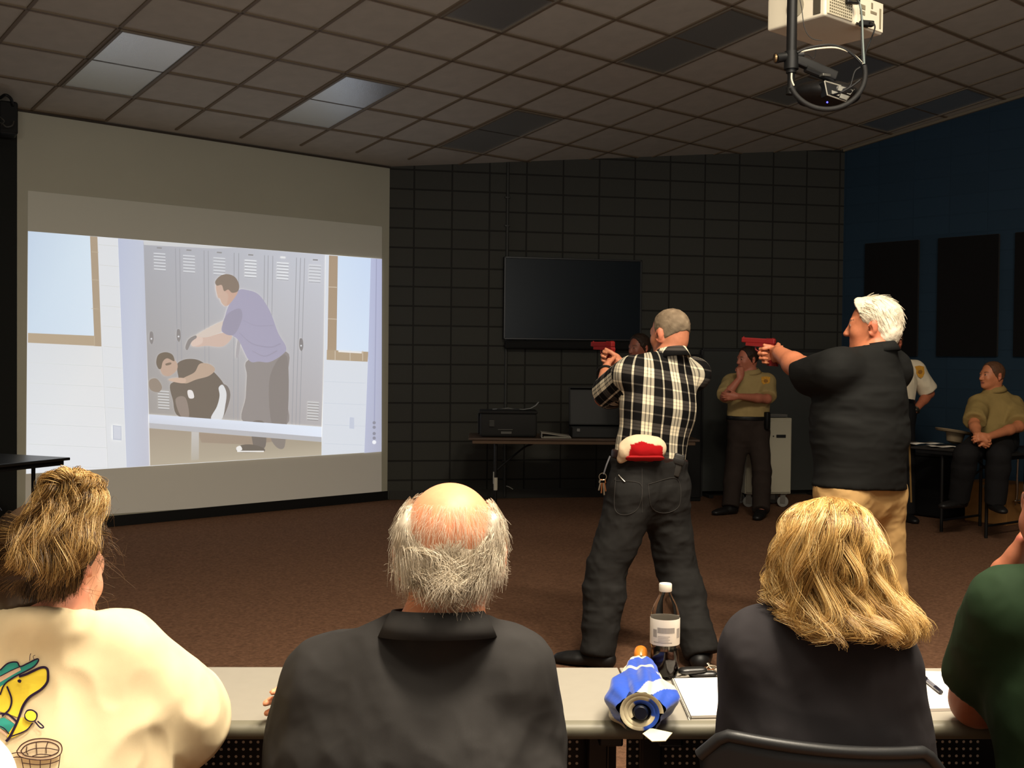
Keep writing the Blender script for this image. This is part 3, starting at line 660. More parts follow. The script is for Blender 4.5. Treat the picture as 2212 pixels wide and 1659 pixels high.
MB().box(c-UP*(tH/2+.055)-wb_n*.01, (tw*.98, .07, .09), FB, .02).build('dark_ledge', mat('ledge_black', (12, 12, 12), .8), t)  # dark ledge along the underside of the set
mb = MB(); x0 = bwall(1094, 700, .016); mb.cyl(V(x0[0], x0[1], ceil_z(*x0[:2])-.01), V(x0[0], x0[1], .02), .016, 10)
for z in (3.2, 2.9, .9, .4): mb.box(V(x0[0], x0[1], z), (.06, .03, .02), FB, .004)
tag(mb.build('wall_conduit', mat('painted_conduit', (54, 54, 50), .5), smooth=True), 'thin painted pipe running down the dark block wall behind the television', 'pipe')
# pale partition and black cabinet by the wall
p0, p1 = bwall(1517, 760, .10), bwall(1772, 760, .10); c = (p0+p1)/2; z1 = bwall(1640, 757, .10)[2]
t = thing('partition', 'dark grey upright partition board standing behind the officer with folded arms', 'partition', V(c[0], c[1], 0))
w_ = np.linalg.norm((p1-p0)[:2]); MB().box(V(c[0], c[1], z1/2+.03), (w_, .035, z1-.06), FB, .004).build('board', mat('partition_cloth', (62, 64, 62), .9, bump=(300, .3, .002)), t)
mb = MB()
for q in (-1, 1): mb.box(V(c[0], c[1], z1/2)+wb_d*q*w_/2, (.03, .045, z1), FB, .004); mb.box(V(c[0], c[1], .015)+wb_d*q*w_*.45, (.05, .30, .03), FB, .004)
mb.box(V(c[0], c[1], z1), (w_, .045, .03), FB, .004); mb.build('frame', mat('partition_frame', (40, 40, 40), .5), t)
p0, p1 = bwall(1462, 765, .45), bwall(1516, 765, .45); c = (p0+p1)/2; z1 = p0[2]; w_ = np.linalg.norm((p1-p0)[:2])
t = thing('equipment_rack', 'tall black cabinet beside the grey partition', 'cabinet', V(c[0], c[1], 0))
MB().box(V(c[0], c[1], z1/2)-wb_n*.15, (w_, .36, z1), FB, .01).build('case', mat('rack_black', (13, 13, 13), .7), t)
MB().box(V(c[0], c[1], z1/2)+wb_n*.037, (w_-.03, .012, z1-.08), FB, .004).build('door', mat('rack_door', (17, 17, 17), .6), t)
# folding tables
M_wood = mat('dark_walnut_laminate', (74, 56, 42), .45, spec=.4, var=(6, .15), stretch=(1, 6, 6)); M_edge = mat('table_edge', (92, 70, 50), .5); M_leg = mat('table_leg_black', (16, 16, 16), .4, spec=.4)
def folding_table(label, c, d, length, width, z, m_top, m_edge, pads=False, group=None):
    n = V(-d[1], d[0], 0); F_ = np.column_stack([d, n, UP]); t = thing('folding_table', label, 'table', V(c[0], c[1], 0), group); c = V(c[0], c[1], 0)
    MB().box(c+UP*(z-.010), (length, width, .020), F_, .004).build('tabletop', m_top, t)
    mb = MB()
    for q in (-1, 1): mb.box(c+UP*(z-.033)+n*q*(width/2-.035), (length-.08, .03, .045), F_, .003); mb.box(c+UP*(z-.033)+d*q*(length/2-.05), (.03, width-.06, .045), F_, .003)
    mb.build('apron', m_edge, t)
    for q in (-1, 1):
        e = c+d*q*(length/2-.26); mb = MB()
        for s_ in (-1, 1): mb.tube([e+n*s_*(width/2-.09)+UP*(z-.04), e+n*s_*(width/2-.09)+UP*.0], .0145, 10)
        mb.tube([e-n*(width/2-.09)+UP*.10, e+n*(width/2-.09)+UP*.10], .011, 8); mb.tube([e-n*(width/2-.09)+UP*(z-.06), e+n*(width/2-.09)+UP*(z-.06)], .011, 8)
        mb.build('leg_frame', M_leg, t, True)
        MB().tube(catmull([e+UP*(z-.08)-d*q*.36, e+UP*(z-.12)-d*q*.27, e+UP*(z-.28)-d*q*.08, e+UP*(z-.36)], 16), .009, 8).build('brace', M_leg, t, True)
        if pads:
            for s_ in (-.5, .5): MB().cyl(e+n*s_*(width-.18)+UP*.24, e+n*s_*(width-.18)+UP*.36, .019, 12).build('leg_sleeve', mat('white_sleeve', (190, 184, 168), .6), t, True, label='white sleeve on the table leg')
    return t
ZT = .74; e0, e1 = on_z(1012, 946, ZT), on_z(1512, 950, ZT); d = unit(V(*(e1-e0)[:2], 0)); n = V(-d[1], d[0], 0); w_ = .72
folding_table('long brown folding table against the dark wall under the television', (e0+e1)/2+n*w_/2, d, np.linalg.norm((e1-e0)[:2]), w_, ZT, M_wood, M_edge, True)
BT = np.column_stack([d, n, UP])
def bt(x, y, back=.2): return on_plane(x, y, e0+n*back, n)
# black case with papers
a, b = bt(1036, 943, .12), bt(1160, 943, .12); c = (a+b)/2; c[2] = ZT; w_ = np.linalg.norm((b-a)[:2]); h_ = bt(1036, 893, .12)[2]-ZT
t = thing('carry_case', 'black soft carry case with small grey lettering at the left end of the brown table', 'case', c+n*.17+UP*.0015); M_case = mat('case_nylon', (38, 38, 37), .8, bump=(260, .3, .002)); C0 = c+n*.17
MB().box(C0+UP*(h_*.5+.002), (w_, .34, h_), BT, .03, 3).build('case_body', M_case, t, True)
MB().box(C0+UP*(h_+.012), (w_*1.02, .35, .03), BT, .012, 2).build('lid', mat('case_lid', (22, 22, 22), .7), t, True)
mb = MB(); mb.box(c+UP*(.075)+wb_d*-.03-n*.002, (.14, .004, .006), BT); mb.box(c+UP*.045-wb_d*.02-n*.002, (.10, .004, .022), BT)
for i in range(5): mb.box(c+UP*(.11+i*.012)-wb_d*.16-n*.002, (.045, .004, .005), BT)
mb.build('printed_mark', mat('grey_print', (96, 96, 92), .7), t)
MB().box(C0-wb_d*(w_/2+.012)+UP*h_*.55, (.02, .03, .20), BT, .008).build('side_strap', M_black, t); MB().box(C0+UP*(h_+.03), (.22, .03, .018), BT, .007).build('handle', M_black, t)
pts = [(-.20, .0), (-.12, .004), (-.05, .012), (.02, .004), (.10, .0), (.17, .012), (.22, .04), (.25, .075)]; mb = MB(); v = []
for (u_, z_) in pts:
    for s_ in (-.1, .1): v.append(C0+d*(u_+.05)+n*(s_*.8+.09)+UP*(h_+.030+z_))
mb.add(v, [[2*i, 2*i+1, 2*i+3, 2*i+2] for i in range(len(pts)-1)]); o = mb.build('loose_paper', mat('grey_paper', (150, 150, 144), .8), None, True); so = o.modifiers.new('thickness', 'SOLIDIFY'); so.thickness = .001
tag(o, 'curled pale paper lying on top of the black carry case', 'paper')
# binder
a, b = bt(1168, 943, .14), bt(1232, 943, .14); c = (a+b)/2; c[2] = ZT+.003; w_ = np.linalg.norm((b-a)[:2]); t = thing('ring_binder', 'white ring binder lying open edged on the brown table between two black cases', 'binder', c)
Rt_ = BT@np.array([[math.cos(.13), 0, -math.sin(.13)], [0, 1, 0], [math.sin(.13), 0, math.cos(.13)]]).T
MB().box(c+UP*.003, (w_, .27, .005), BT, .001).build('cover', mat('binder_white', (176, 172, 160), .5), t); MB().box(c+UP*.031-d*.003, (w_*.99, .27, .005), Rt_, .001).build('cover', MATS['binder_white'], t)
MB().box(c-d*(w_/2-.004)+UP*.028, (.006, .27, .05), BT, .002).build('spine', MATS['binder_white'], t); MB().box(c+UP*.012, (w_*.86, .25, .012), BT, .001).build('page_block', mat('binder_pages', (120, 118, 108), .8), t)
# open hard case
a, b = bt(1236, 943, .12), bt(1402, 943, .12); c = (a+b)/2; c[2] = ZT+.003; w_ = np.linalg.norm((b-a)[:2]); h_ = .09; t = thing('equipment_case', 'open black hard case with raised lid on the brown table', 'case', c+n*.2); C0 = c+n*.2
mb = MB(); M_hc = mat('hard_case', (26, 27, 27), .55, spec=.35); mb.box(C0+UP*.005, (w_, .38, .01), BT, .004)
for q in (-1, 1): mb.box(C0+d*q*(w_/2-.006)+UP*h_/2, (.012, .38, h_), BT, .004); mb.box(C0+n*q*(.19-.006)+UP*h_/2, (w_, .012, h_), BT, .004)
mb.build('case_tray', M_hc, t)
LR_ = BT@np.array([[1, 0, 0], [0, math.cos(1.35), -math.sin(1.35)], [0, math.sin(1.35), math.cos(1.35)]]); c2 = C0+n*.19+UP*h_; up2 = LR_[:, 1]; nn2 = LR_[:, 2]
mb = MB(); mb.box(c2+up2*.19, (w_, .38, .012), LR_, .005)
for q in (-1, 1): mb.box(c2+up2*.19+d*q*(w_/2-.006)+nn2*.03, (.012, .38, .06), LR_, .004); mb.box(c2+up2*(.19+q*.184)+nn2*.03, (w_, .012, .06), LR_, .004)
mb.build('case_lid', M_hc, t); MB().box(C0+UP*.04, (w_-.04, .34, .05), BT, .01).build('foam_insert', mat('dark_foam', (18, 18, 18), .95), t)
for q in (-1, 1): MB().box(C0+d*q*w_*.42-n*.194+UP*.07, (.035, .012, .03), BT, .003).build('latch', mat('latch_metal', (110, 110, 108), .35, metal=.8), t)
# loose cord under the table
mb = MB(); q0 = V(*on_z(1092, 1060, .0)); mb.tube(catmull([bt(1094, 1050, .25), bt(1100, 1052, .2), bt(1108, 1057, .2)], 8), .004, 6); tag(mb.build('cable_tie', mat('grey_cord', (120, 118, 110), .6), smooth=True), 'short pale end of cord hanging under the brown table', 'cord')
# white rolling cabinet
Yc = 11.25; a, b = W(1609, 1067, Yc), W(1708, 1067, Yc+.05); d = unit(V(*(b-a)[:2], 0)); n = V(-d[1], d[0], 0); CF = np.column_stack([d, n, UP]); c = (a+b)/2; w_ = np.linalg.norm((b-a)[:2]); z0 = a[2]; z1 = W(1660, 903, Yc)[2]; dep = .42
c = V(c[0], c[1], 0)+n*dep/2; t = thing('rolling_cabinet', 'white rolling cabinet on casters behind the officer with folded arms', 'cabinet', V(c[0], c[1], 0)); M_cab = mat('cabinet_enamel', (176, 170, 150), .45, spec=.35)
MB().box(c+UP*(z0+z1)/2, (w_, dep, z1-z0), CF, .006).build('case', M_cab, t); dr = MB().box(c-n*(dep/2+.006)+UP*((z0+z1)/2-.01), (w_-.02, .014, z1-z0-.05), CF, .004).build('door', M_cab, t)
h0 = W(1686, 943, Yc-.02); MB().box(c-n*(dep/2+.013)+d*.125+UP*h0[2], (.10, .012, .032), CF, .004).build('handle', mat('handle_recess', (20, 20, 20), .5), dr); MB().cyl(c-n*(dep/2+.010)+d*.045+UP*h0[2], c-n*(dep/2+.018)+d*.045+UP*h0[2], .008, 12).build('lock', mat('lock_metal', (90, 88, 80), .35, metal=.7), dr, True)
for i in (-1, 1):
    for j in (-1, 1):
        q = c+d*i*(w_/2-.06)+n*j*(dep/2-.06); r_ = (z0-.03)/2; mb = MB(); wd = unit(d*.9-n*.4); wn = V(-wd[1], wd[0], 0)
        o = MB().cyl(q+wn*-.014+UP*(r_+.001), q+wn*.014+UP*(r_+.001), r_, 22).build('caster', mat('caster_wheel', (140, 138, 132), .5), t, True)
        mb = MB(); mb.box(q+UP*(z0-.008), (.07, .06, .014), CF, .003)
        for s_ in (-1, 1): mb.box(q+wn*s_*.02+UP*(r_+.025), (.05, .004, r_*1.5), np.column_stack([wd, wn, UP]), .001)
        mb.build('caster_fork', mat('caster_steel', (170, 168, 160), .3, metal=.9), o)
t = thing('laptop', 'closed grey laptop lying on top of the white rolling cabinet', 'laptop', c+UP*z1); MB().box(c+UP*(z1+.013)-n*.05, (w_*.86, .26, .018), CF, .006, 3).build('base', mat('laptop_grey', (92, 92, 90), .4, metal=.3), t); MB().box(c+UP*(z1+.028)-n*.05, (w_*.86, .26, .010), CF, .004, 3).build('lid', mat('laptop_lid', (130, 128, 122), .35, metal=.3), t)
# black table at the left edge
zb_ = .74; k0 = on_z(152, 988, zb_); k1 = on_z(36, 981.5, zb_); d = unit(V(*(k0-k1)[:2], 0)); k2 = on_z(0, 1017, zb_); n = unit(V(*(k0-k2)[:2], 0)); n = V(-d[1], d[0], 0)
folding_table('black folding table at the left edge in front of the pale wall', k0-d*.92-n*.38, d, 1.84, .76, zb_, mat('black_laminate', (26, 25, 24), .35, spec=.5), mat('black_edge', (14, 14, 14), .5))
# speaker and cables high in the left corner
c = W(16, 258, 8.75); sp = thing('wall_speaker', 'black speaker with loose cables high in the top left corner', 'speaker', c)
MB().box(c, (.14, .18, .26), rotz(.5), .02).build('cabinet', mat('speaker_black', (12, 12, 12), .6), sp); MB().box(c+V(.05, -.085, 0), (.12, .01, .23), rotz(.5), .004).build('grille', mat('speaker_grille', (22, 22, 21), .8, bump=(500, .6, .002)), sp)
mb = MB(); mb.tube(catmull([W(0, 212, 8.6), W(12, 205, 8.55), W(24, 214, 8.6), W(28, 232, 8.7)], 12), .012, 8); mb.build('mounting_arm', M_black, sp, True)
mb = MB(); mb.tube(catmull([W(-6, 262, 8.55), W(6, 268, 8.5), W(14, 274, 8.5), W(26, 271, 8.55), W(30, 262, 8.62)], 16), .005, 6); mb.tube(catmull([W(-4, 250, 8.55), W(4, 256, 8.5), W(9, 262, 8.52), W(2, 270, 8.55)], 12), .004, 6); mb.build('cable', mat('speaker_cable', (70, 68, 62), .5), sp, True)
# ------------------------------------------------------------------ ceiling projectors
Yw = 5.55; P2, P3, P1 = W(1783, 33, Yw-.16), W(1907, 76, Yw), W(1667, 72, Yw+.10)
zp = (P2[2]+P3[2]+P1[2])/3; P2, P3, P1 = [on_z(x, y, zp) for x, y in ((1783, 33), (1907, 76), (1667, 71))]
ex = V(*(P3-P2)[:2], 0); lx = np.linalg.norm(ex); ex = ex/lx; ey = V(-ex[1], ex[0], 0); ly = abs(np.dot(P1-P2, ey)); 
if np.dot(P1-P2, ey) < 0: ey = -ey
hh_ = .16; c = (P2+ex*lx/2+ey*ly/2); PF_ = np.column_stack([ex, np.cross(UP, ex), UP]); nb_ = -ey
t = thing('projector', 'white projector hanging from the ceiling with cables plugged into its rear', 'projector', c); M_pw = mat('projector_white', (216, 206, 184), .45)
MB().box(c+UP*hh_/2, (lx, ly, hh_), PF_, .012, 3).build('housing', M_pw, t)
F0 = P2+ex*lx/2+UP*hh_/2+nb_*.002                                                    # centre of the rear face
MB().box(F0-ex*lx*.27, (lx*.42, .012, hh_*.86), PF_, .004).build('exhaust_grille', mat('grille_cream', (196, 186, 160), .6), t)
mb = MB()
for i in range(12):
    for j in range(9): mb.box(F0-ex*lx*.27+ex*(i-5.5)*lx*.032+UP*(j-4)*hh_*.088+nb_*.0065, (lx*.017, .002, hh_*.045), PF_)
mb.build('vent_slots', mat('vent_dark', (92, 84, 66), .7), t)
MB().box(F0+ex*lx*.24, (lx*.48, .010, hh_*.9), PF_, .003).build('connector_panel', mat('connector_white', (224, 214, 190), .5), t)
for (u_, z_, w_, h_) in [(.10, .12, .10, .14), (.10, -.06, .09, .12), (.10, -.30, .04, .09), (.18, -.34, .03, .06), (.30, .06, .11, .08), (.42, -.05, .03, .62), (.27, .26, .03, .18)]: MB().box(F0+ex*lx*u_+UP*hh_*z_+nb_*.006, (lx*w_, .004, hh_*h_), PF_, .001).build('socket', mat('socket_beige', (132, 122, 100), .6), t)  # sockets as thin plates in one even beige
MB().box(F0+ex*lx*.10-UP*hh_*.44+nb_*.006, (lx*.20, .004, hh_*.07), PF_, .001).build('label', mat('dark_label', (40, 36, 30), .6), t)
MB().cyl(c-ex*lx*.495+UP*hh_*.5+ey*0.0, c-ex*(lx/2+.004)+UP*hh_*.5, .05, 24).build('side_speaker', mat('side_grille', (150, 142, 122), .7), t, True); MB().box(c-ex*(lx/2)+UP*hh_*.5-ey*ly*.36, (.006, ly*.12, hh_*.8), PF_, .002).build('side_vent', mat('side_vent', (66, 60, 48), .7), t)
MB().cyl(c+UP*hh_, V(c[0], c[1], ceil_z(c[0], c[1])-.02), .022, 16).build('mounting_pole', mat('pole_white', (150, 144, 128), .5), t, True); MB().box(V(c[0], c[1], ceil_z(c[0], c[1])-.02), (.2, .2, .02), PF_, .004).build('ceiling_plate', MATS['pole_white'], t)
# black pole with short arm, second projector, looped cable
Yp = 5.25; M_pole = mat('pole_black', (20, 19, 18), .5, spec=.3); pt = W(1711, 30, Yp); pz = W(1707, 152, Yp); top = ceil_z(pt[0], pt[1])
pm_ = thing('projector_mount', 'black ceiling pole and side arm hanging in front of the white projector', 'mount', V(pt[0], pt[1], W(1706, 205, Yp)[2])); ax = lambda y: V(pt[0], pt[1], W(1708, y, Yp)[2])
MB().cyl(V(pt[0], pt[1], top-.01), ax(158), .024, 20).build('pole', M_pole, pm_, True); mb = MB(); mb.cyl(ax(158), ax(205), .017, 16); mb.cyl(ax(190), ax(204), .024, 16); mb.build('lower_tube', M_pole, pm_, True)
mb = MB(); mb.cyl(ax(112), ax(150), .034, 20); mb.tube([W(1676, 126, Yp-.02), W(1700, 122, Yp), W(1735, 118, Yp)], [.024, .022, .02], 12); mb.build('clamp', mat('clamp_black', (16, 16, 16), .5), pm_, True); MB().cyl(W(1673, 126, Yp-.03), W(1677, 126, Yp-.03), .02, 14).build('knob', mat('knob_brass', (110, 88, 60), .4, metal=.6), pm_, True)
mb = MB(); a, b = W(1718, 128, Yp), W(1806, 166, Yp+.03); dd = unit(b-a); mb.box((a+b)/2, (np.linalg.norm(b-a), .04, .045), np.column_stack([dd, unit(np.cross(UP, dd)), np.cross(dd, unit(np.cross(UP, dd)))]), .006); a, b = W(1740, 148, Yp), W(1800, 172, Yp+.03); mb.tube([a, b], .018, 10); mb.build('arm', M_pole, pm_)
MB().box(W(1782, 163, Yp), (.045, .03, .012), rotz(.4), .002).build('bracket', mat('bracket_steel', (150, 148, 140), .3, metal=.8), pm_)
Yk = 5.35; kc = W(1786, 198, Yk); kp = thing('projector', 'black rounded projector with a blue light hanging inside the cable loop', 'projector', kc)
KR = rotz(-.55)@np.array([[math.cos(.12), 0, math.sin(.12)], [0, 1, 0], [-math.sin(.12), 0, math.cos(.12)]])
F = Field(.03); F.cap(W(1738, 200, Yk), W(1832, 208, Yk), .052, .05, n=UP, flat=.62, k=.04); F.cap(W(1745, 216, Yk+.1), W(1815, 222, Yk+.1), .05, .05, n=UP, flat=.6); F.ell(kc-UP*.01, V(.155, .13, .06), KR)
v, f = F.mesh(.008); mk('housing', v, f, mat('projector_black', (13, 12, 12), .45, spec=.4), kp, True)
cp = [W(1781, 175, Yk-.15), W(1845, 194, Yk-.11), W(1827, 219, Yk-.11), W(1787, 205, Yk-.15)]; nn = unit(np.cross(cp[1]-cp[0], cp[3]-cp[0])); nn = nn if np.dot(nn, CAM-kc) > 0 else -nn
mb = MB(); mb.prism(cp, -nn*.05); mb.build('connector_panel', mat('panel_black', (20, 20, 20), .4), kp); mb = MB(); mb.tube(cp+[cp[0]], .0035, 6); mb.build('panel_rim', mat('panel_rim', (150, 146, 134), .4, metal=.3), kp, True)
pc = lambda u_, v_: cp[0]*(1-u_)*(1-v_)+cp[1]*u_*(1-v_)+cp[2]*u_*v_+cp[3]*(1-u_)*v_+nn*.004
for (u0, u1, v0, v1) in [(.45, .75, .08, .45), (.2, .55, .6, .85), (.6, .95, .62, .95), (.82, .97, .1, .5)]: MB().prism([pc(u0, v0), pc(u1, v0), pc(u1, v1), pc(u0, v1)], nn*.006).build('socket', mat('socket_grey', (128, 126, 118), .5), kp)
MB().sphere(W(1787, 221, Yk-.18), .0042, 8).build('indicator_light', mat('blue_led', (60, 60, 255), .4, emit=6.0), kp, True, label='glowing blue light')
# cable loop
Yl = Yk-.22; el = lambda a, rx=83, ry=76, cx_=1786, cy_=160: W(cx_+rx*math.cos(a), cy_+ry*math.sin(a), Yl)
t = thing('cable_loop', 'looped bundle of cables in a black sleeve hanging under the white projector', 'cable', el(math.pi/2))
MB().tube(np.array([el(a) for a in np.linspace(-.25, 2.75, 40)]), .012, 12).build('sleeve', mat('braided_sleeve', (24, 23, 22), .6, bump=(400, .6, .003)), t, True)
M_wc = mat('white_cable', (206, 196, 172), .5); M_bc = mat('black_cable', (16, 15, 15), .5); M_gc = mat('grey_cable', (112, 122, 118), .5)
MB().tube(catmull([W(1715, 185, Yl), W(1710, 172, Yl), W(1710, 158, Yl)], 8), .004, 8).build('white_cable', M_wc, t, True, label='white cable')
MB().tube(catmull([W(1728, 112, Yl), W(1765, 105, Yl), W(1805, 103, Yl), W(1835, 113, Yl), W(1853, 126, Yl), W(1864, 138, Yl)], 24), .004, 8).build('white_cable', M_wc, t, True, label='white cable')
mb = MB(); mb.tube(catmull([W(1722, 114, Yl), W(1745, 104, Yl), W(1790, 97, Yl), W(1820, 104, Yl), W(1842, 118, Yl), W(1862, 138, Yl)], 24), .006, 8); mb.tube(catmull([W(1858, 145, Yl), W(1846, 155, Yl), W(1838, 182, Yl), W(1832, 190, Yl)], 14), .004, 6); mb.tube(catmull([W(1858, 172, Yl), W(1840, 186, Yl), W(1815, 200, Yl), W(1800, 205, Yl+.04)], 14), .005, 6)
mb.tube(catmull([W(1727, 120, Yl), W(1745, 118, Yl), W(1757, 127, Yl), W(1762, 112, Yl), W(1760, 100, Yl)], 14), .002, 6); mb.build('black_cable', M_bc, t, True, label='black cable')
MB().tube(catmull([W(1842, 1, Yw-.2), W(1856, 6, Yl), W(1862, 40, Yl), W(1864, 90, Yl), W(1867, 138, Yl)], 24), .0045, 8).build('grey_cable', M_gc, t, True, label='grey cable')
mb = MB(); mb.tube(catmull([W(1838, 0, Yw-.25), W(1853, 3, Yl), W(1860, 30, Yl), W(1861, 90, Yl), W(1863, 138, Yl)], 24), .0035, 8); mb.tube(catmull([W(1868, 50, Yw-.1), W(1884, 49, Yw-.2), W(1890, 60, Yl), W(1880, 88, Yl), W(1870, 112, Yl), W(1868, 138, Yl)], 24), .0035, 8); mb.tube(catmull([W(1728, 0, Yl), W(1732, 20, Yl), W(1738, 60, Yl), W(1752, 82, Yl), W(1776, 88, Yl)], 20), .002, 6); mb.build('thin_black_cable', M_bc, t, True, label='thin black cable')
for (x, y) in ((1842, 2), (1872, 51)): MB().box(W(x, y, Yw-.14), (.07, .03, .028), rotz(.2), .006).build('plug', M_bc, t)
# ------------------------------------------------------------------ materials of clothes
def cloth(name, col, rough=.85, weave=700, st=.2, sheen=.0, var=None): return mat(name, col, rough, spec=.12, bump=(weave, st, .0015), sheen=sheen, var=var or (14, .07))
def uvmat(name, build, rough=.85, weave=700):
    m = bpy.data.materials.new(name); m.use_nodes = True; MATS[name] = m; N = m.node_tree.nodes; L = m.node_tree.links; b = N['Principled BSDF']
    b.inputs['Roughness'].default_value = rough; b.inputs['Specular IOR Level'].default_value = .12
    at = N.new('ShaderNodeAttribute'); at.attribute_name = 'cloth_uv'; sx = N.new('ShaderNodeSeparateXYZ'); L.new(at.outputs['Vector'], sx.inputs[0])
    L.new(build(N, L, sx), b.inputs['Base Color'])
    tc = N.new('ShaderNodeTexCoord'); nb = N.new('ShaderNodeTexNoise'); nb.inputs['Scale'].default_value = weave; L.new(tc.outputs['Object'], nb.inputs['Vector'])
    bp = N.new('ShaderNodeBump'); bp.inputs['Strength'].default_value = .3; bp.inputs['Distance'].default_value = .0015; L.new(nb.outputs['Fac'], bp.inputs['Height']); L.new(bp.outputs['Normal'], b.inputs['Normal'])
    return m
def math_node(N, L, op, a, b=None, c=None):
    n = N.new('ShaderNodeMath'); n.operation = op
    for i, x in enumerate((a, b, c)):
        if x is None: continue
        if isinstance(x, (int, float)): n.inputs[i].default_value = x
        else: L.new(x, n.inputs[i])
    return n.outputs[0]
def plaid(N, L, sx):
    def bands(s, off):
        u = math_node(N, L, 'FRACT', math_node(N, L, 'MULTIPLY_ADD', s, 1/.128, off))
        w = math_node(N, L, 'COMPARE', u, .25, .175); f1 = math_node(N, L, 'COMPARE', u, .19, .02); f2 = math_node(N, L, 'COMPARE', u, .31, .02)
        th = math_node(N, L, 'COMPARE', u, .75, .030)
        w = math_node(N, L, 'MULTIPLY_ADD', math_node(N, L, 'ADD', f1, f2), -.45, w); return math_node(N, L, 'MAXIMUM', math_node(N, L, 'MAXIMUM', w, math_node(N, L, 'MULTIPLY', th, .8)), 0.0)
    a = math_node(N, L, 'MULTIPLY', bands(sx.outputs[0], .0), .62); b = math_node(N, L, 'MULTIPLY', bands(sx.outputs[1], .15), .26)
    t = math_node(N, L, 'ADD', a, b); r = N.new('ShaderNodeValToRGB'); L.new(t, r.inputs[0]); e = r.color_ramp.elements
    e[0].position = 0; e[0].color = lin((16, 15, 15)); e[1].position = .92; e[1].color = lin((244, 232, 200)); q = e.new(.27); q.color = lin((66, 62, 58)); q = e.new(.62); q.color = lin((176, 168, 148)); return r.outputs[0]
def set_uv(o, uv):
    a = o.data.attributes.new('cloth_uv', 'FLOAT_VECTOR', 'POINT'); u = np.zeros((len(uv), 3), np.float32); u[:, :uv.shape[1]] = uv; a.data.foreach_set('vector', u.ravel())
def torso_uv(v, J, r, f, u, R_=.17):
    q = v-J['waist']; lat_ = q@r; dep = -(q@f); uu = np.arctan2(lat_, np.maximum(dep, -.2)+.10)*R_*1.15; vv = q@u; uv = np.stack([uu, vv], 1)
    for s in 'LR':
        a, b = J['sh'+s], J['el'+s]; d = unit(b-a); L = np.linalg.norm(b-a); w = v-a; t = w@d; rad = np.linalg.norm(w-t[:, None]*d, axis=1); side = np.abs(q@r) > .15
        m = (t > .04) & (rad < .10) & side; F_ = frame(d, f); ang = np.arctan2(w@F_[:, 1], w@F_[:, 0])
        uv[m] = np.stack([ang*.075, t], 1)[m]
    return uv
def pistol(label, p, fwd, up, handpt=None):
    """solid red training pistol; p = top rear of the grip"""
    fwd = unit(fwd); up = unit(up-np.dot(up, fwd)*fwd); sd = np.cross(fwd, up); R = np.column_stack([fwd, sd, up]); P = lambda a, b, c: p+fwd*a+sd*b+up*c
    t = thing('training_pistol', label, 'pistol', p); m = mat('red_training_plastic', (112, 18, 18), .5, spec=.35)
    mb = MB(); mb.box(P(.060, 0, .020), (.18, .027, .026), R, .004); mb.box(P(.143, 0, .035), (.006, .004, .006), R); mb.box(P(-.02, 0, .035), (.008, .016, .006), R)
    for i in range(6): mb.box(P(-.022+i*.007, 0, .024), (.003, .029, .024), R)
    sl = mb.build('slide', m, t)
    g = lambda a, c: P(a, -.0135, c); mb = MB(); mb.prism([g(-.025, .008), g(.125, .008), g(.125, -.008), g(.03, -.010), g(.018, -.03), g(.0, -.105), g(-.052, -.105), g(-.028, -.03), g(-.032, -.004)], sd*.027); mb.build('frame', m, t)
    MB().tube(catmull([P(.022, 0, -.010), P(.026, 0, -.032), P(.050, 0, -.036), P(.072, 0, -.026), P(.074, 0, -.008)], 16), .0045, 8).build('trigger_guard', m, t, True); MB().box(P(.040, 0, -.018), (.006, .008, .022), R, .002).build('trigger', m, t)
    return t
GRIP = dict(curl=(1.15, 1.2, 1.25, 1.3), thumb=(.85, .35, .45), tcurl=.2); WRAP = dict(curl=(1.0, 1.1, 1.2, 1.25), thumb=(.9, .35, .4), tcurl=.2)
FIST = dict(curl=(1.2, 1.3, 1.3, 1.3), thumb=(.6, .5, .7), tcurl=.5)

# ------------------------------------------------------------------ man in the plaid shirt
f_ = unit(V(-.50, .86, 0)); r_ = V(f_[1], -f_[0], 0); Y = 5.42
J = dict(base=on_z(1400, 1440), head=W(1446, 722, 5.46), hR=facing((-.62, .78), .10), neck=W(1446, 776, Y), shL=W(1362, 806, Y-.09), shR=W(1500, 808, Y+.11), elL=W(1304, 858, 5.60), elR=W(1425, 842, 5.78), wrL=W(1309, 799, 5.78), wrR=W(1338, 785, 5.86),
         waist=W(1404, 985, Y), hem=W(1402, 1011, Y), hipL=W(1368, 1062, Y-.05), hipR=W(1432, 1060, Y+.05), knL=W(1310, 1235, 5.36), knR=W(1462, 1228, 5.50), anL=V(*on_z(1292, 1404, .085)), anR=V(*on_z(1513, 1404, .085)), toeL=(-.93, .38), toeR=(.25, .97))
gunf = unit(V(-.55, .83, .01)); gp = W(1317, 752, 5.92)
J['handR'] = (gp-UP*.055-J['wrR'], V(-.8, -.45, 0), 1, GRIP); J['handL'] = (gp-UP*.075-J['wrL'], V(.85, .5, .1), -1, WRAP)
m_plaid = uvmat('plaid_cotton', plaid)
def fm(v): return .5+.9*np.clip((1.05-v[:, 2])/.12, 0, 1)
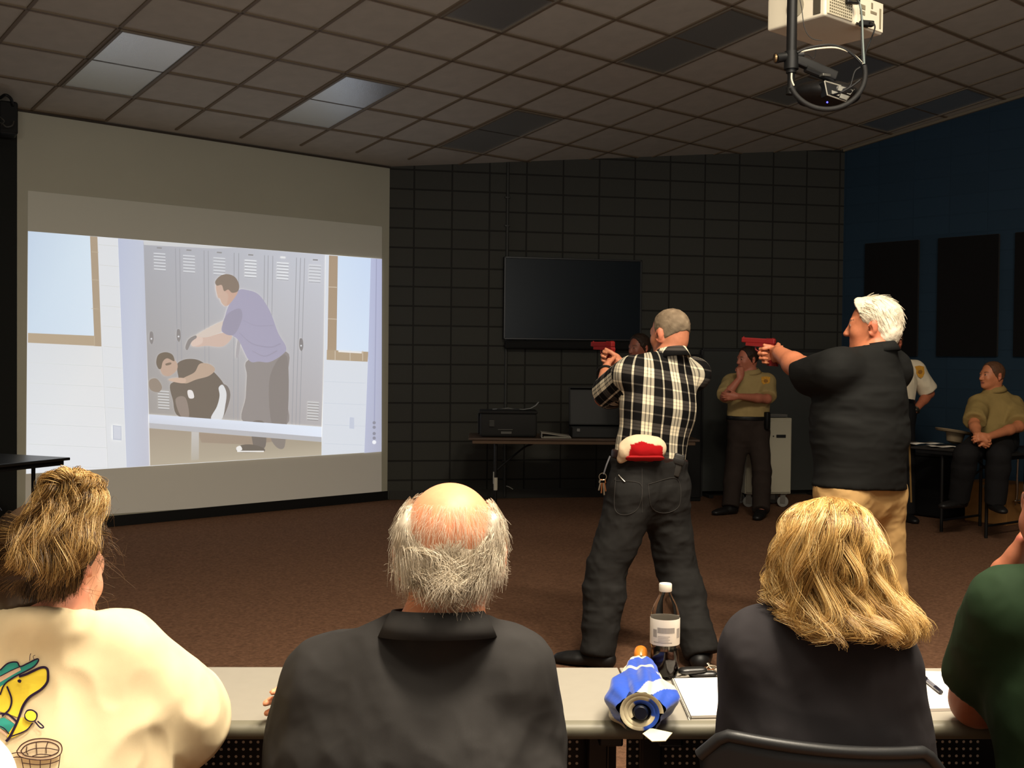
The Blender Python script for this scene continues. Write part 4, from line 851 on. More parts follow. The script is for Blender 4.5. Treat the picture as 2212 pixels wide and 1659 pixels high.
P = dict(h=.0065, hb=.0055, skin=(192, 124, 92), shirt=m_plaid, cw=.185, ww=.160, hw=.165, dp=.66, hr=.098, folds=[(.007, (7, 7, 3.5), 2), (.004, (16, 16, 8), 5)], foldmask=fm, sleeve=.80, sr=(.070, .074), ar=(.052, .045, .030), trousers=cloth('charcoal_denim', (38, 37, 36), .8, 900, .4, var=(9, .16)), lr=(.094, .068, .052), ti=.014, tfolds=[(.010, (7, 7, 9), 3), (.004, (16, 16, 20), 8)],
         belt=mat('brown_belt', (44, 28, 24), .5, spec=.4), shoes=mat('black_shoe_leather', (20, 19, 19), .5, spec=.4), twaist=W(1403, 1003, Y), tinfl=.021, nk=.03)
pl_ = person('man in black and white plaid shirt and dark jeans aiming a red pistol', J, P); v, f, r, fw, u = pl_['shirt_v']; set_uv(pl_['shirt'], torso_uv(v, J, r, fw, u))
co = collar(pl_['root'], J['neck']+UP*.052-f_*.012, facing((-.5, .86), .2), (.064, .068), (.082, .086), .050, m_plaid); vv = np.array([tuple(x.co) for x in co.data.vertices]); set_uv(co, np.stack([np.arctan2(vv[:, 0], -vv[:, 1])*.08, vv[:, 2]], 1))
M_h = lambda name, col, rough=.6: mat(name, col, rough, spec=.25, var=(90, .25), bump=(300, .6, .003))
c, R = J['head'], J['hR']; rng = np.random.default_rng(3)
def crew(v, p):
    t = np.clip((p[:, 2]-.0)/.1, 0, 1)[:, None]; k = np.clip(.5+.5*noise(v*45), 0, 1)[:, None]; a = np.array(lin((70, 58, 44))[:3]); b = np.array(lin((140, 124, 102))[:3]); return (a*(1-k)+b*k)*(1-.2*t)+np.array(lin((190, 160, 130))[:3])*.2*t
hair_cap(pl_['root'], c, R, 1, mat('grey_brown_hair', rough=.7, spec=.2, vcol=True, bump=(350, .6, .003)), .004, nape=-.045, front=.062, side=.02, wob=.0012, freq=120, colfn=crew)
mb = MB(); Fw = frame(J['wrL']-J['elL']); ww = J['wrL']-unit(J['wrL']-J['elL'])*.015
mb.tube(np.array([ww+Fw@V(.040*math.cos(a), .036*math.sin(a), 0) for a in np.linspace(0, 2*math.pi, 24, endpoint=False)]), .007, 8, closed=True); mb.build('wristband', mat('black_rubber_band', (14, 14, 14), .6), pl_['root'], True)
# back pockets, loops and seam of the jeans
bvh = lambda o: BVHTree.FromPolygons([tuple(V(*x.co)+wloc(o)) for x in o.data.vertices], [tuple(p.vertices) for p in o.data.polygons])
def stick(o, px, off=.003, Y0=None):
    T_ = bvh(o); out = []
    for (x, y) in px:
        d = unit(ray(x, y)); h = T_.ray_cast(Vector(CAM), Vector(d)); 
        if h[0] is None: h = (Vector(W(x, y, Y0 or 5.4)), None)
        out.append(V(*h[0])-d*off)
    return out
tr = pl_['trousers']; M_seam = mat('denim_seam', (66, 63, 60), .8)
for pts in ([(1330, 1030), (1332, 1038), (1384, 1046), (1380, 1095), (1352, 1112), (1328, 1098)], [(1400, 1046), (1462, 1034), (1468, 1090), (1438, 1108), (1408, 1096)]):
    MB().tube(np.array(stick(tr, [tuple(p) for p in catmull([(x, y, 0) for x, y in pts+[pts[0]]], 60)[:, :2]])), .0011, 5).build('pocket_seam', M_seam, tr, True)
MB().tube(np.array(stick(tr, [(1387, y) for y in range(1012, 1112, 5)])), .0011, 5).build('seat_seam', M_seam, tr, True)
MB().tube(np.array(stick(tr, [(1336, 1026), (1343, 1034), (1350, 1041)], .006)), .003, 6).build('pen', mat('steel_pen', (180, 178, 170), .3, metal=.8), None, True); tag(bpy.data.objects['pen'], 'thin steel pen in the left back pocket of the plaid shirt man', 'pen')
# cap tucked into the belt
Yc = 5.22; Ft = Field(.02); Ft.ell(W(1389, 968, Yc+.03), (.112, .055, .062), rotz(-.0)); Ft.cap(W(1352, 978, Yc+.03), W(1342, 992, Yc+.05), .030, .02); v, f = Ft.mesh(.006); v = fold(v, f, .006, (14, 14, 14), 4)
cc = np.tile(np.array(lin((226, 202, 168))[:3]), (len(v), 1)); pxs = np.array([((q:=V(RIGHT@(p-CAM), DOWN@(p-CAM), FWD@(p-CAM)))[0]/q[2]*FOC+CX, q[1]/q[2]*FOC+CY) for p in v])
red = (pxs[:, 1] > 953+np.abs(pxs[:, 0]-1390)*.28+4*noise(v*30)) & (pxs[:, 0] > 1358+(990-pxs[:, 1])*.15) & (pxs[:, 0] < 1432); cc[red] = np.array(lin((172, 22, 26))[:3])
t = thing('baseball_cap', 'cream and red cap tucked into the back of the plaid shirt man\'s waistband', 'cap', W(1389, 990, Yc)); mk('crown', v, f, mat('cap_cotton', rough=.85, spec=.1, vcol=True, bump=(600, .4, .002)), t, True, col=cc)
Ft = Field(.01); Ft.cap(W(1362, 990, Yc-.0), W(1424, 990, Yc-.0), .026, .026, n=unit(V(0, .45, .9)), flat=.35); v, f = Ft.mesh(.005); mk('brim', v, f, mat('cap_brim_red', (168, 24, 28), .8), t, True)
t = thing('holster', 'black phone holster clipped to the belt at the plaid shirt man\'s right hip', 'holster', W(1463, 1025, 5.3)); a = W(1468, 985, 5.34); b = W(1456, 1024, 5.34); dd = unit(a-b); ss = unit(np.cross(dd, V(0, 1, 0))); HR = np.column_stack([ss, np.cross(dd, ss), dd])
MB().box((a+b)/2, (.052, .032, np.linalg.norm(a-b)+.02), HR, .008, 3).build('pouch', mat('holster_leather', (44, 42, 39), .5, spec=.4), t, True); MB().box((a+b)/2+dd*.02-V(0, .018, 0), (.056, .010, .03), HR, .004).build('flap', mat('holster_flap', (32, 30, 28), .5), t, True)
t = thing('key_ring', 'bunch of keys on a clip hanging at the plaid shirt man\'s left hip', 'keys', W(1303, 1058, 5.33)); M_st = mat('key_steel', (170, 160, 140), .3, metal=.9); M_br = mat('key_brass', (150, 96, 60), .35, metal=.8)
MB().tube(catmull([W(1318, 985, 5.30), W(1310, 1005, 5.30), W(1304, 1024, 5.31)], 12), .004, 6).build('strap', mat('grey_strap', (104, 104, 108), .5), t, True); MB().tube(np.array([W(1302+8*math.cos(a), 1030+8*math.sin(a), 5.31) for a in np.linspace(0, 6.283, 20, endpoint=False)]), .002, 6, closed=True).build('ring', M_st, t, True)
for i, (dx, dy) in enumerate(((-8, 20), (-3, 26), (3, 30), (6, 22))):
    a, b = W(1302+dx*.4, 1036, 5.31), W(1302+dx, 1036+dy, 5.31); dd = unit(b-a); ss = unit(np.cross(dd, V(0, 1, 0))); mb = MB(); mb.box(a+dd*.008, (.018, .003, .02), np.column_stack([ss, np.cross(dd, ss), dd]), .003); mb.box((a+b)/2+dd*.008, (.007, .003, np.linalg.norm(b-a)), np.column_stack([ss, np.cross(dd, ss), dd]), .001); mb.build('key', M_br if i % 2 else M_st, t)
pistol('red training pistol held up by the man in the plaid shirt', gp, gunf, UP)

# ------------------------------------------------------------------ white haired man in the black shirt
f_ = unit(V(-.74, .67, 0)); Y = 5.2
J = dict(base=on_z(1870, 1470), head=W(1884, 706, 5.24), hR=facing((-.90, .43), .04), neck=W(1895, 762, Y), shL=W(1806, 798, Y-.13), shR=W(1918, 800, Y+.17), elL=W(1730, 797, 5.36), elR=W(1800, 815, 5.65), wrL=W(1684, 763, 5.58), wrR=W(1690, 770, 5.70),
         waist=W(1858, 960, Y), hem=W(1856, 1054, Y), hipL=W(1822, 1060, Y-.08), hipR=W(1894, 1062, Y+.08), knL=W(1822, 1240, 5.06), knR=W(1908, 1228, 5.34), anL=V(*on_z(1806, 1432, .085)), anR=V(*on_z(1922, 1402, .085)), toeL=(-.85, .5), toeR=(-.3, .95))
gp2 = W(1662, 746, 5.72); g2 = unit(V(-.82, .57, .06))
J['handR'] = (gp2-UP*.055-J['wrR'], V(-.6, -.8, 0), 1, GRIP); J['handL'] = (gp2-UP*.055-J['wrL'], V(.6, .8, .0), -1, WRAP)
def side_light(col, v): pass
def fm2(v): return np.clip(1.2-.9*np.abs(v[:, 2]-1.2)/.35, .25, 1.2)
P = dict(h=.0065, hb=.0055, skin=(188, 116, 82), shirt=cloth('black_polo_cloth', (25, 25, 24), .8), cw=.205, ww=.192, hw=.185, dp=.76, hr=.11, belly=.03, folds=[(.009, (3.5, 3.5, 8), 6), (.005, (8, 8, 17), 9)], foldmask=fm2, skirt=(.202, .204), sleeve=.60, sr=(.086, .098), ar=(.062, .056, .036), nr=.064,
         trousers=cloth('khaki_cotton', (196, 158, 104), .85, 800, .3, var=(6, .08)), lr=(.108, .080, .062), ti=.020, tfolds=[(.012, (5, 5, 5), 12), (.006, (11, 11, 13), 15)], twaist=W(1857, 1020, Y), infl=.026, tinfl=.004, shoes=MATS['black_shoe_leather'], hs=1.07, hands=1.05, nk=.03)
bp_ = person('white haired man in black polo shirt and khaki trousers aiming a red pistol', J, P)
collar(bp_['root'], J['neck']+UP*.045-f_*.008, facing((-.74, .67), .15), (.066, .068), (.082, .085), .045, P['shirt'])
c, R = J['head'], J['hR']; wh = np.array(lin((226, 214, 190))[:3])
F = Field(.02); T = lambda x, y, z: c+R@V(x, y, z)*1.07; F.ell(T(0, -.02, .045), V(.088, .108, .092)*1.07, R); F.ell(T(0, -.062, -.02), V(.074, .062, .085)*1.07, R, .03); F.ell(T(0, .05, .088), V(.062, .052, .045)*1.07, R, .03)
F.sub(T(-.088, .02, -.03), V(.03, .042, .042)*1.07, R, .02); F.sub(T(.088, .02, -.03), V(.03, .042, .042)*1.07, R, .02)
v, f = F.mesh(.005, [(T(0, .075, .07), R@V(0, 1, -.55)), (T(0, .018, -.01), R@V(0, 1, -.42)), (T(0, 0, -.105), R@V(0, .1, -1))], 0, 2); n = normals(v, f); v = v+n*(.005*noise(v*26)+.003*noise(v*70))[:, None]
cc = wh*(1+.12*noise(v*40))[:, None]; parts = [(v, f, cc)]
cs, k = scalp_strands(c, R, 1.07, 1500, lambda q: .05, lambda q: (q[1] < .045 and q[2] > .045) or (q[1] < -.03 and q[2] > -.075), lambda q: V(.0, -1, -.5-(q[1] < 0)*1.2), .0009, lambda q, g_: wh*g_.uniform(.7, 1.15), lift=.0, seg=6, rng=rng, th=.016)
parts.append(hair_mesh(cs, .0012, k)); v, f, cc = join(parts); mk('hair', v, f, mat('white_hair', rough=.55, spec=.3, vcol=True, bump=(200, .5, .003)), bp_['root'], True, col=cc)
pistol('red training pistol held out by the white haired man in black', gp2, g2, UP)

# ------------------------------------------------------------------ officers at the back
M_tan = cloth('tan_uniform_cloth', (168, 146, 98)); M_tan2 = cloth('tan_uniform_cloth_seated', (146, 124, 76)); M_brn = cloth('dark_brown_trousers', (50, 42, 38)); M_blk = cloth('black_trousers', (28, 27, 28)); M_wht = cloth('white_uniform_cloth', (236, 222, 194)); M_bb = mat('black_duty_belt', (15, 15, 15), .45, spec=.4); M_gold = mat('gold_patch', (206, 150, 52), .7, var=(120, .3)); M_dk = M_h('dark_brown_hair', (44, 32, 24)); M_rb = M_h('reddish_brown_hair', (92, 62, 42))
def patch(root, shirt, x, y, w_, h_, lean=0.0):
    """shield shaped shoulder patch lying on the sleeve where the photo shows it"""
    T_ = bvh(shirt); d = unit(ray(x, y)); h = T_.ray_cast(Vector(CAM), Vector(d)); p, n = V(*h[0]), V(*h[1]); n = n if np.dot(n, d) < 0 else -n; n = unit(n-d*.5)
    F_ = frame(n, np.cross(UP, n)); pts = [(-.5, .42), (0, .5), (.5, .42), (.46, -.1), (.25, -.38), (0, -.5), (-.25, -.38), (-.46, -.1)]; p = p+n*.006
    MB().prism([p+F_[:, 0]*(a*w_+b*lean)+F_[:, 1]*b*h_ for a, b in pts], n*.004).build('shoulder_patch', M_gold, root)
    MB().lathe([(.0, 0), (w_*.24, 0), (w_*.22, .003), (0, .003)], p+n*.004, n, 14).build('patch_emblem', mat('patch_brown', (150, 104, 44), .7), root)
Y = 10.9
J = dict(base=on_z(1606, 1108), head=W(1614, 776, Y), hR=facing((-.90, -.42), .10, -.06), neck=W(1622, 808, Y), shR=W(1578, 826, Y-.02), shL=W(1658, 824, Y+.02), elL=W(1657, 862, Y-.17), elR=W(1566, 858, Y-.24), wrL=W(1592, 856, Y-.36), wrR=W(1599, 816, Y-.26), waist=W(1616, 900, Y),
         hipL=W(1636, 934, Y), hipR=W(1598, 934, Y), knL=W(1646, 1018, Y-.08), knR=W(1585, 1018, Y), anL=V(*on_z(1644, 1100, .085)), anR=V(*on_z(1578, 1092, .085)), toeL=(-.4, -.9), toeR=(-.85, -.5))
J['handL'] = (V(-1, 0, -.05), V(.1, 1, .1), -1, dict(curl=(.5, .5, .5, .5))); J['handR'] = (V(.0, .03, 1), V(-.2, .9, .2), -1, FIST)
P = dict(h=.009, hb=.0065, skin=(184, 112, 88), shirt=M_tan, cw=.185, ww=.175, hw=.165, dp=.7, folds=[(.006, (9, 9, 9), 2)], sleeve=.86, sr=(.070, .076), trousers=M_brn, shoes=MATS['black_shoe_leather'], belt=M_bb, lr=(.09, .066, .058), ti=.014)
d1 = person('officer in tan shirt and dark trousers standing with folded arms and hand at chin', J, P); hair_cap(d1['root'], J['head'], J['hR'], 1, M_dk, .010, wob=.003, h=.007)
collar(d1['root'], J['neck']+UP*.05, facing((-.6, -.8), .2), (.066, .068), (.094, .098), .042, M_tan); patch(d1['root'], d1['shirt'], 1654, 824, .085, .105)
mb = MB(); a = W(1655, 893, Y-.10); mb.box(a-UP*.07, (.05, .09, .17), rotz(.4), .012); tag(mb.build('holster', mat('duty_holster', (14, 14, 14), .5), smooth=True), 'black duty holster on the hip of the officer with folded arms', 'holster')
# officer in white
Y = 10.45
J = dict(base=on_z(1945, 1125), head=W(1926, 741, Y), hR=facing((-.80, -.60), .05), neck=W(1928, 776, Y), shR=W(1888, 792, Y), shL=W(1978, 796, Y+.05), elL=W(2008, 850, Y+.12), elR=W(1868, 850, Y), wrL=W(1974, 889, Y-.04), wrR=W(1880, 890, Y-.1), waist=W(1928, 862, Y),
         hipL=W(1950, 895, Y), hipR=W(1908, 895, Y), knL=W(1954, 1005, Y-.02), knR=W(1908, 1005, Y), anL=V(*on_z(1957, 1106, .085)), anR=V(*on_z(1905, 1106, .085)), toeL=(.1, -1), toeR=(-.5, -.85))
J['handL'] = (V(-.75, -.2, -.55), V(-.3, .9, 0), 1, dict(curl=(.7, .7, .7, .7))); J['handR'] = (V(.2, 0, -1), V(.8, .5, 0), -1, relaxed())
P = dict(h=.009, hb=.0065, skin=(178, 104, 74), shirt=M_wht, cw=.19, ww=.17, hw=.165, dp=.68, folds=[(.006, (9, 9, 6), 12)], sleeve=.84, sr=(.070, .078), trousers=M_blk, shoes=MATS['black_shoe_leather'], belt=M_bb, lr=(.092, .068, .058), ti=.014)
d2 = person('officer in white short sleeved shirt with hand on hip behind the white haired man', J, P); hair_cap(d2['root'], J['head'], J['hR'], 1, M_rb, .008, wob=.003, h=.007); collar(d2['root'], J['neck']+UP*.05, facing((-.6, -.8), .2), (.066, .068), (.094, .098), .042, M_wht)
patch(d2['root'], d2['shirt'], 1987, 803, .085, .12, -.02); MB().box(W(1945, 789, Y-.20), (.04, .01, .012), None, .003).build('collar_pin', mat('gold_pin', (220, 180, 90), .3, metal=.8), d2['root'])
mb = MB(); mb.tube(np.array(stick(d2['trousers'], [(1963+(y-905)*.03, y) for y in range(905, 1095, 10)], .002, Y)), .009, 6); mb.build('trouser_stripe', mat('tan_stripe', (150, 116, 66), .8), d2['root'], True); ww = J['wrL']+unit(J['elL']-J['wrL'])*.03; Fw = frame(J['elL']-J['wrL'])
mb = MB(); mb.tube(np.array([ww+Fw@V(.037*math.cos(a), .037*math.sin(a), 0) for a in np.linspace(0, 2*math.pi, 20, endpoint=False)]), .009, 6, closed=True); mb.sphere(ww-V(0, .04, 0), (.018, .007, .018), 8); mb.build('watch', mat('dark_watch', (52, 48, 40), .4, metal=.4), d2['root'], True)
# seated officer
Y = 9.60
J = dict(base=V(4.1, 9.5, .74), head=W(2142, 812, Y), hR=facing((-.96, -.28), .0), neck=W(2148, 846, Y+.02), shR=W(2114, 872, Y-.04), shL=W(2190, 876, Y+.06), elL=W(2200, 922, Y-.20), elR=W(2104, 916, Y-.24), wrL=W(2134, 944, Y-.46), wrR=W(2112, 940, Y-.44), waist=W(2150, 930, Y+.04),
         hipL=W(2168, 954, Y+.02), hipR=W(2128, 954, Y), knL=W(2158, 985, Y-.42), knR=W(2086, 982, Y-.38), anL=W(2150, 1083, Y-.34), anR=W(2072, 1076, Y-.20), toeL=(-.1, -1), toeR=(-.9, -.45))
J['handL'] = (V(-.8, -.2, .0), V(-.2, .8, -.3), 1, dict(curl=(.8, .8, .8, .8))); J['handR'] = (V(.25, -.2, -.35), V(.8, .5, 0), -1, dict(curl=(.8, .8, .8, .8)))
P = dict(h=.009, hb=.0065, skin=(194, 122, 84), shirt=M_tan2, cw=.185, ww=.170, hw=.165, dp=.7, folds=[(.008, (9, 9, 7), 22)], sleeve=.85, sr=(.072, .082), trousers=M_blk, shoes=MATS['black_shoe_leather'], lr=(.092, .068, .058), ti=.016)
d3 = person('seated officer in olive tan shirt with clasped hands, perched on the black table', J, P); hair_cap(d3['root'], J['head'], J['hR'], 1, M_rb, .007, wob=.002, h=.007); collar(d3['root'], J['neck']+UP*.05, facing((-.7, -.7), .2), (.066, .068), (.094, .098), .042, M_tan2)
# person hidden behind the plaid shirt man
Y = 10.2
J = dict(base=on_z(1385, 1130), head=W(1380, 752, Y), hR=facing((-.8, -.6), .12), neck=W(1384, 785, Y), shR=W(1362, 800, Y), shL=W(1424, 800, Y), elL=W(1430, 862, Y), elR=W(1362, 862, Y), wrL=W(1420, 915, Y-.1), wrR=W(1372, 915, Y-.1), waist=W(1390, 885, Y), hipL=W(1410, 925, Y), hipR=W(1375, 925, Y), knL=W(1410, 1030, Y), knR=W(1376, 1030, Y), anL=V(*on_z(1410, 1116, .085)), anR=V(*on_z(1376, 1116, .085)), toeL=(-.2, -1), toeR=(-.4, -.9))
J['handL'] = (V(0, -.2, -1), V(-1, 0, 0), -1, relaxed()); J['handR'] = (V(0, -.2, -1), V(1, 0, 0), 1, relaxed())
P = dict(h=.010, hb=.0075, skin=(140, 84, 66), shirt=cloth('dark_tan_cloth', (104, 88, 64)), cw=.165, ww=.155, hw=.155, dp=.7, sleeve=.8, trousers=M_blk, shoes=MATS['black_shoe_leather'], lr=(.088, .064, .052))
d4 = person('dark haired person whose face shows just left of the plaid shirt man\'s neck', J, P); hair_cap(d4['root'], J['head'], J['hR'], 1, M_dk, .014, wob=.004, h=.008, nape=-.07)
# ------------------------------------------------------------------ black table, hat, papers, boxes on the right
a, b = on_z(1967, 964, .74), on_z(2065, 971.5, .74); d = unit(V(*(b-a)[:2], 0)); n = V(-d[1], d[0], 0); 
folding_table('black folding table the seated officer is perched on', a+d*.47+n*.40, d, .94, .80, .74, mat('black_top', (34, 31, 27), .35, spec=.5), mat('black_edge', (14, 14, 14), .5))
c = on_z(2064, 958, .765); t = thing('campaign_hat', 'tan brimmed officer hat lying on the black table beside the seated officer', 'hat', c); HRm = rotz(.2)@np.array([[math.cos(.16), 0, math.sin(.16)], [0, 1, 0], [-math.sin(.16), 0, math.cos(.16)]])
M_hat = cloth('felt_hat', (134, 118, 94), .9); mb = MB(); mb.lathe([(.08, .0), (.165, -.004), (.178, .012), (.176, .018), (.16, .006), (.08, .008)], c+UP*.10, HRm[:, 2], 36); mb.build('brim', M_hat, t, True); mb = MB(); mb.lathe([(.0, -.105), (.035, -.10), (.066, -.085), (.083, 0), (.08, .004), (.0, .002)], c+UP*.10, HRm[:, 2], 28); mb.build('crown', M_hat, t, True)
for i, (x, y, an, l) in enumerate([(1998, 959, .1, 'flat sheet of white paper nearest the left end of the black table'), (2040, 966, -.15, 'curled sheet of white paper beside the hat on the black table')]):
    c = on_z(x, y, .742); mb = MB(); vs = []; Rz = rotz(an)
    for k_ in range(7):
        for s_ in (-.105, .105): vs.append(c+Rz@V((k_-3)*.045, s_, .002+.012*abs(math.sin(k_*.9+i))))
    mb.add(vs, [[2*k_, 2*k_+1, 2*k_+3, 2*k_+2] for k_ in range(6)]); o = tag(mb.build('paper_sheet', mat('white_paper', (226, 220, 208), .7), None, True), l, 'paper', 'papers on the black table'); o.modifiers.new('thickness', 'SOLIDIFY').thickness = .0008
c = V(*on_z(2126, 1130)); t = thing('cardboard_box', 'brown cardboard box on the carpet under the seated officer', 'box', c); w_, h_ = .42, .37; bR = np.column_stack([d, n, UP]); c = c+n*.22; M_cb = mat('cardboard', (168, 120, 66), .85, var=(20, .08))
MB().box(c+UP*h_/2, (w_, .40, h_), bR, .004).build('carton', M_cb, t); mb = MB(); mb.box(c+UP*(h_+.004)-n*.1, (w_, .19, .005), bR); mb.box(c+UP*(h_+.004)+n*.1, (w_, .19, .005), bR); mb.build('flap', M_cb, t); MB().box(c+UP*h_*.92-n*.201, (.09, .003, .028), bR, .001).build('hand_hole', mat('hand_hole_dark', (150, 132, 104), .9), t)
c = V(*on_z(2002, 1118)); c = c+n*.2; t = thing('storage_bin', 'black storage bin under the left end of the black table', 'bin', c); MB().box(c+UP*.30, (.33, .4, .58), bR, .02, 3).build('bin', mat('black_plastic_bin', (11, 11, 11), .6), t, True); MB().box(c+UP*.60, (.35, .42, .03), bR, .01).build('lid', mat('black_bin_lid', (14, 14, 14), .6), t)
# stool at the right edge
c = V(*on_z(2228, 1137)); t = thing('stool', 'dark topped stool with bright metal post and foot at the right edge', 'stool', c); zs = .66; M_ch = mat('chrome', (190, 186, 176), .18, metal=1.0)
MB().lathe([(0, 0), (.15, 0), (.165, .02), (.165, .05), (.15, .07), (0, .075)], c+UP*zs, n=32).build('seat', mat('stool_vinyl', (40, 16, 16), .45), t, True); MB().lathe([(.16, -.012), (.172, -.012), (.172, .004), (.16, .004)], c+UP*zs, n=32).build('seat_rim', M_ch, t, True)
for i in range(4):
    a = math.radians(45+90*i); e = V(math.cos(a), math.sin(a), 0); MB().tube(catmull([c+e*.13+UP*zs, c+e*.135+UP*.45, c+e*.14+UP*.22, c+e*.20+UP*.13, c+e*.235+UP*.0], 20), .011, 10).build('leg', M_ch, t, True)
MB().tube(np.array([c+V(.15*math.cos(a), .15*math.sin(a), .22) for a in np.linspace(0, 6.283, 32, endpoint=False)]), .008, 8, closed=True).build('foot_ring', M_ch, t, True)
# ------------------------------------------------------------------ front row table
TT = .735; ta, tb = on_z(500, 1565, TT), on_z(1300, 1565, TT); td = unit(V(*(tb-ta)[:2], 0)); tn = V(-td[1], td[0], 0); TF = np.column_stack([td, tn, UP]); TDEP = .418
M_lam = mat('grey_laminate', (146, 140, 128), .45, spec=.4, var=(30, .02)); M_nose = mat('olive_grey_edge', (112, 108, 92), .5, spec=.4); M_perf = mat('black_steel_panel', (24, 23, 22), .5, spec=.3); M_dot = mat('pale_dot', (236, 228, 212), .5)
seam = on_z(1392, 1565, TT); tu = lambda p: np.dot(np.asarray(p)-ta, td)
def desk(u0, u1, zones, label):
    o = ta+td*(u0+u1)/2; L = u1-u0; t = thing('training_table', label, 'table', V(o[0], o[1], 0)+tn*TDEP/2, 'grey tables of the front row')
    c = V(o[0], o[1], TT)+tn*(TDEP/2)
    MB().box(c+tn*.012-UP*.012, (L, TDEP-.024, .024), TF, .002).build('tabletop', M_lam, t)
    e = c-tn*(TDEP/2); pr = [(.026, 0.0), (.010, -.001), (.002, -.005), (-.002, -.012), (-.002, -.022), (.003, -.030), (.012, -.034), (.026, -.034)]
    MB().prism([e-td*L/2+tn*a+UP*b for a, b in pr], td*L).build('front_edge', M_nose, t, True)
    z1, z0, y = TT-.026, TT-.36, c+tn*(TDEP/2-.07); y = V(y[0], y[1], 0); mb = MB(); mb.box(y+UP*(z0+z1)/2, (L-.02, .003, z1-z0), TF)
    sp = .01685
    for (a, b) in zones:
        n_ = int((b-a)/sp)
        for i in range(n_+1):
            for j in range(17):
                q = V(ta[0], ta[1], 0)+td*(a+i*sp); q = q-td*np.dot(q-y, td)*0; q = y+td*(np.dot(q-y, td))-tn*.0022+UP*(z1-.028-j*sp)
                k = [[math.cos(x*math.pi/3)*.0036, math.sin(x*math.pi/3)*.0036] for x in range(6)]
                mb.add([q+td*p[0]+UP*p[1] for p in k], [[0, 1, 2, 3, 4, 5]], 1)  # flat pale disc on the panel face
    mb.build('modesty_panel', [M_perf, M_dot], t, label='black panel with rows of small pale dots')
    for q in (-1, 1):
        s_ = c+td*q*(L/2-.06); s_ = V(s_[0], s_[1], 0); mb = MB(); mb.box(s_+UP*(TT-.05)/2+tn*.10, (.05, .045, TT-.05), TF, .006); mb.box(s_+UP*.015, (.06, TDEP-.02, .03), TF, .008); mb.box(s_+UP*(TT-.045), (.05, TDEP-.08, .03), TF, .004); mb.build('leg', M_leg, t)
us = tu(seam)
desk(us-1.86, us-.002, [(tu(on_z(505, 1565, TT))-.93, tu(on_z(505, 1565, TT))-.10), (us-.93, us-.10)], 'grey laminate table in front of the bald man and the woman in cream')
desk(us+.002, us+1.86, [(us+.02, us+.86), (us+.93, us+1.77)], 'grey laminate table in front of the blonde woman and the man in dark green')
def ot(x, y, dz=0.0): return on_z(x, y, TT+dz)

# ------------------------------------------------------------------ things on the table
c = ot(1435, 1463); t = thing('soda_bottle', 'half empty clear plastic soda bottle with white label and white cap on the table', 'bottle', c); K = .0335
prof = [(0, .004), (.020, .001), (.028, .004), (.0325, .016), (.0335, .030), (.0325, .055), (.0305, .066), (.0322, .074), (.0338, .080), (.0338, .140), (.0330, .147), (.0318, .152), (.029, .163), (.024, .175), (.0185, .185), (.0148, .192), (.0135, .197), (.0135, .206), (0, .206)]
pet = mat('clear_plastic', (235, 235, 232), .06, spec=.6, trans=1.0); pet.node_tree.nodes['Principled BSDF'].inputs['IOR'].default_value = 1.06
MB().lathe(prof, c+UP*.001, n=40).build('bottle', pet, t, True)
MB().lathe([(0, .006), (.019, .005), (.0268, .007), (.0308, .017), (.0318, .030), (.0308, .054), (.0292, .0655), (0, .0655)], c+UP*.001, n=40).build('drink', mat('dark_cola', (22, 12, 10), .08, spec=.6), t, True)
MB().lathe([(.0345, .0800), (.0347, .0805), (.0347, .1395), (.0345, .14), (.0342, .14), (.0342, .08)], c+UP*.001, n=48).build('label', mat('bottle_label', (206, 198, 186), .5), t, True)
mb = MB()
def onlab(a0, a1, z0, z1):
    vs = []
    for i in range(7):
        a = a0+(a1-a0)*i/6
        for z in (z0, z1): vs.append(c+V(.03505*math.cos(a), .03505*math.sin(a), z))
    mb.add(vs, [[2*i, 2*i+2, 2*i+3, 2*i+1] for i in range(6)])
A0 = -math.pi/2
onlab(A0-.65, A0+.55, .1105, .123)
for i in range(4): onlab(A0-.60, A0+.2-.1*(i % 2), .1020-i*.0036, .1032-i*.0036)
onlab(A0-.95, A0+.35, .0870, .0895); onlab(A0-1.0, A0-.7, .100, .118); onlab(A0+.75, A0+1.1, .098, .120)
mb.build('label_print', mat('label_grey_print', (140, 134, 128), .6), t); MB().lathe([(0, .206), (.0142, .206), (.0150, .2075), (.0150, .222), (.0138, .224), (0, .224)], c-UP*.004, n=36).build('cap', mat('white_cap', (224, 216, 200), .45), t, True)
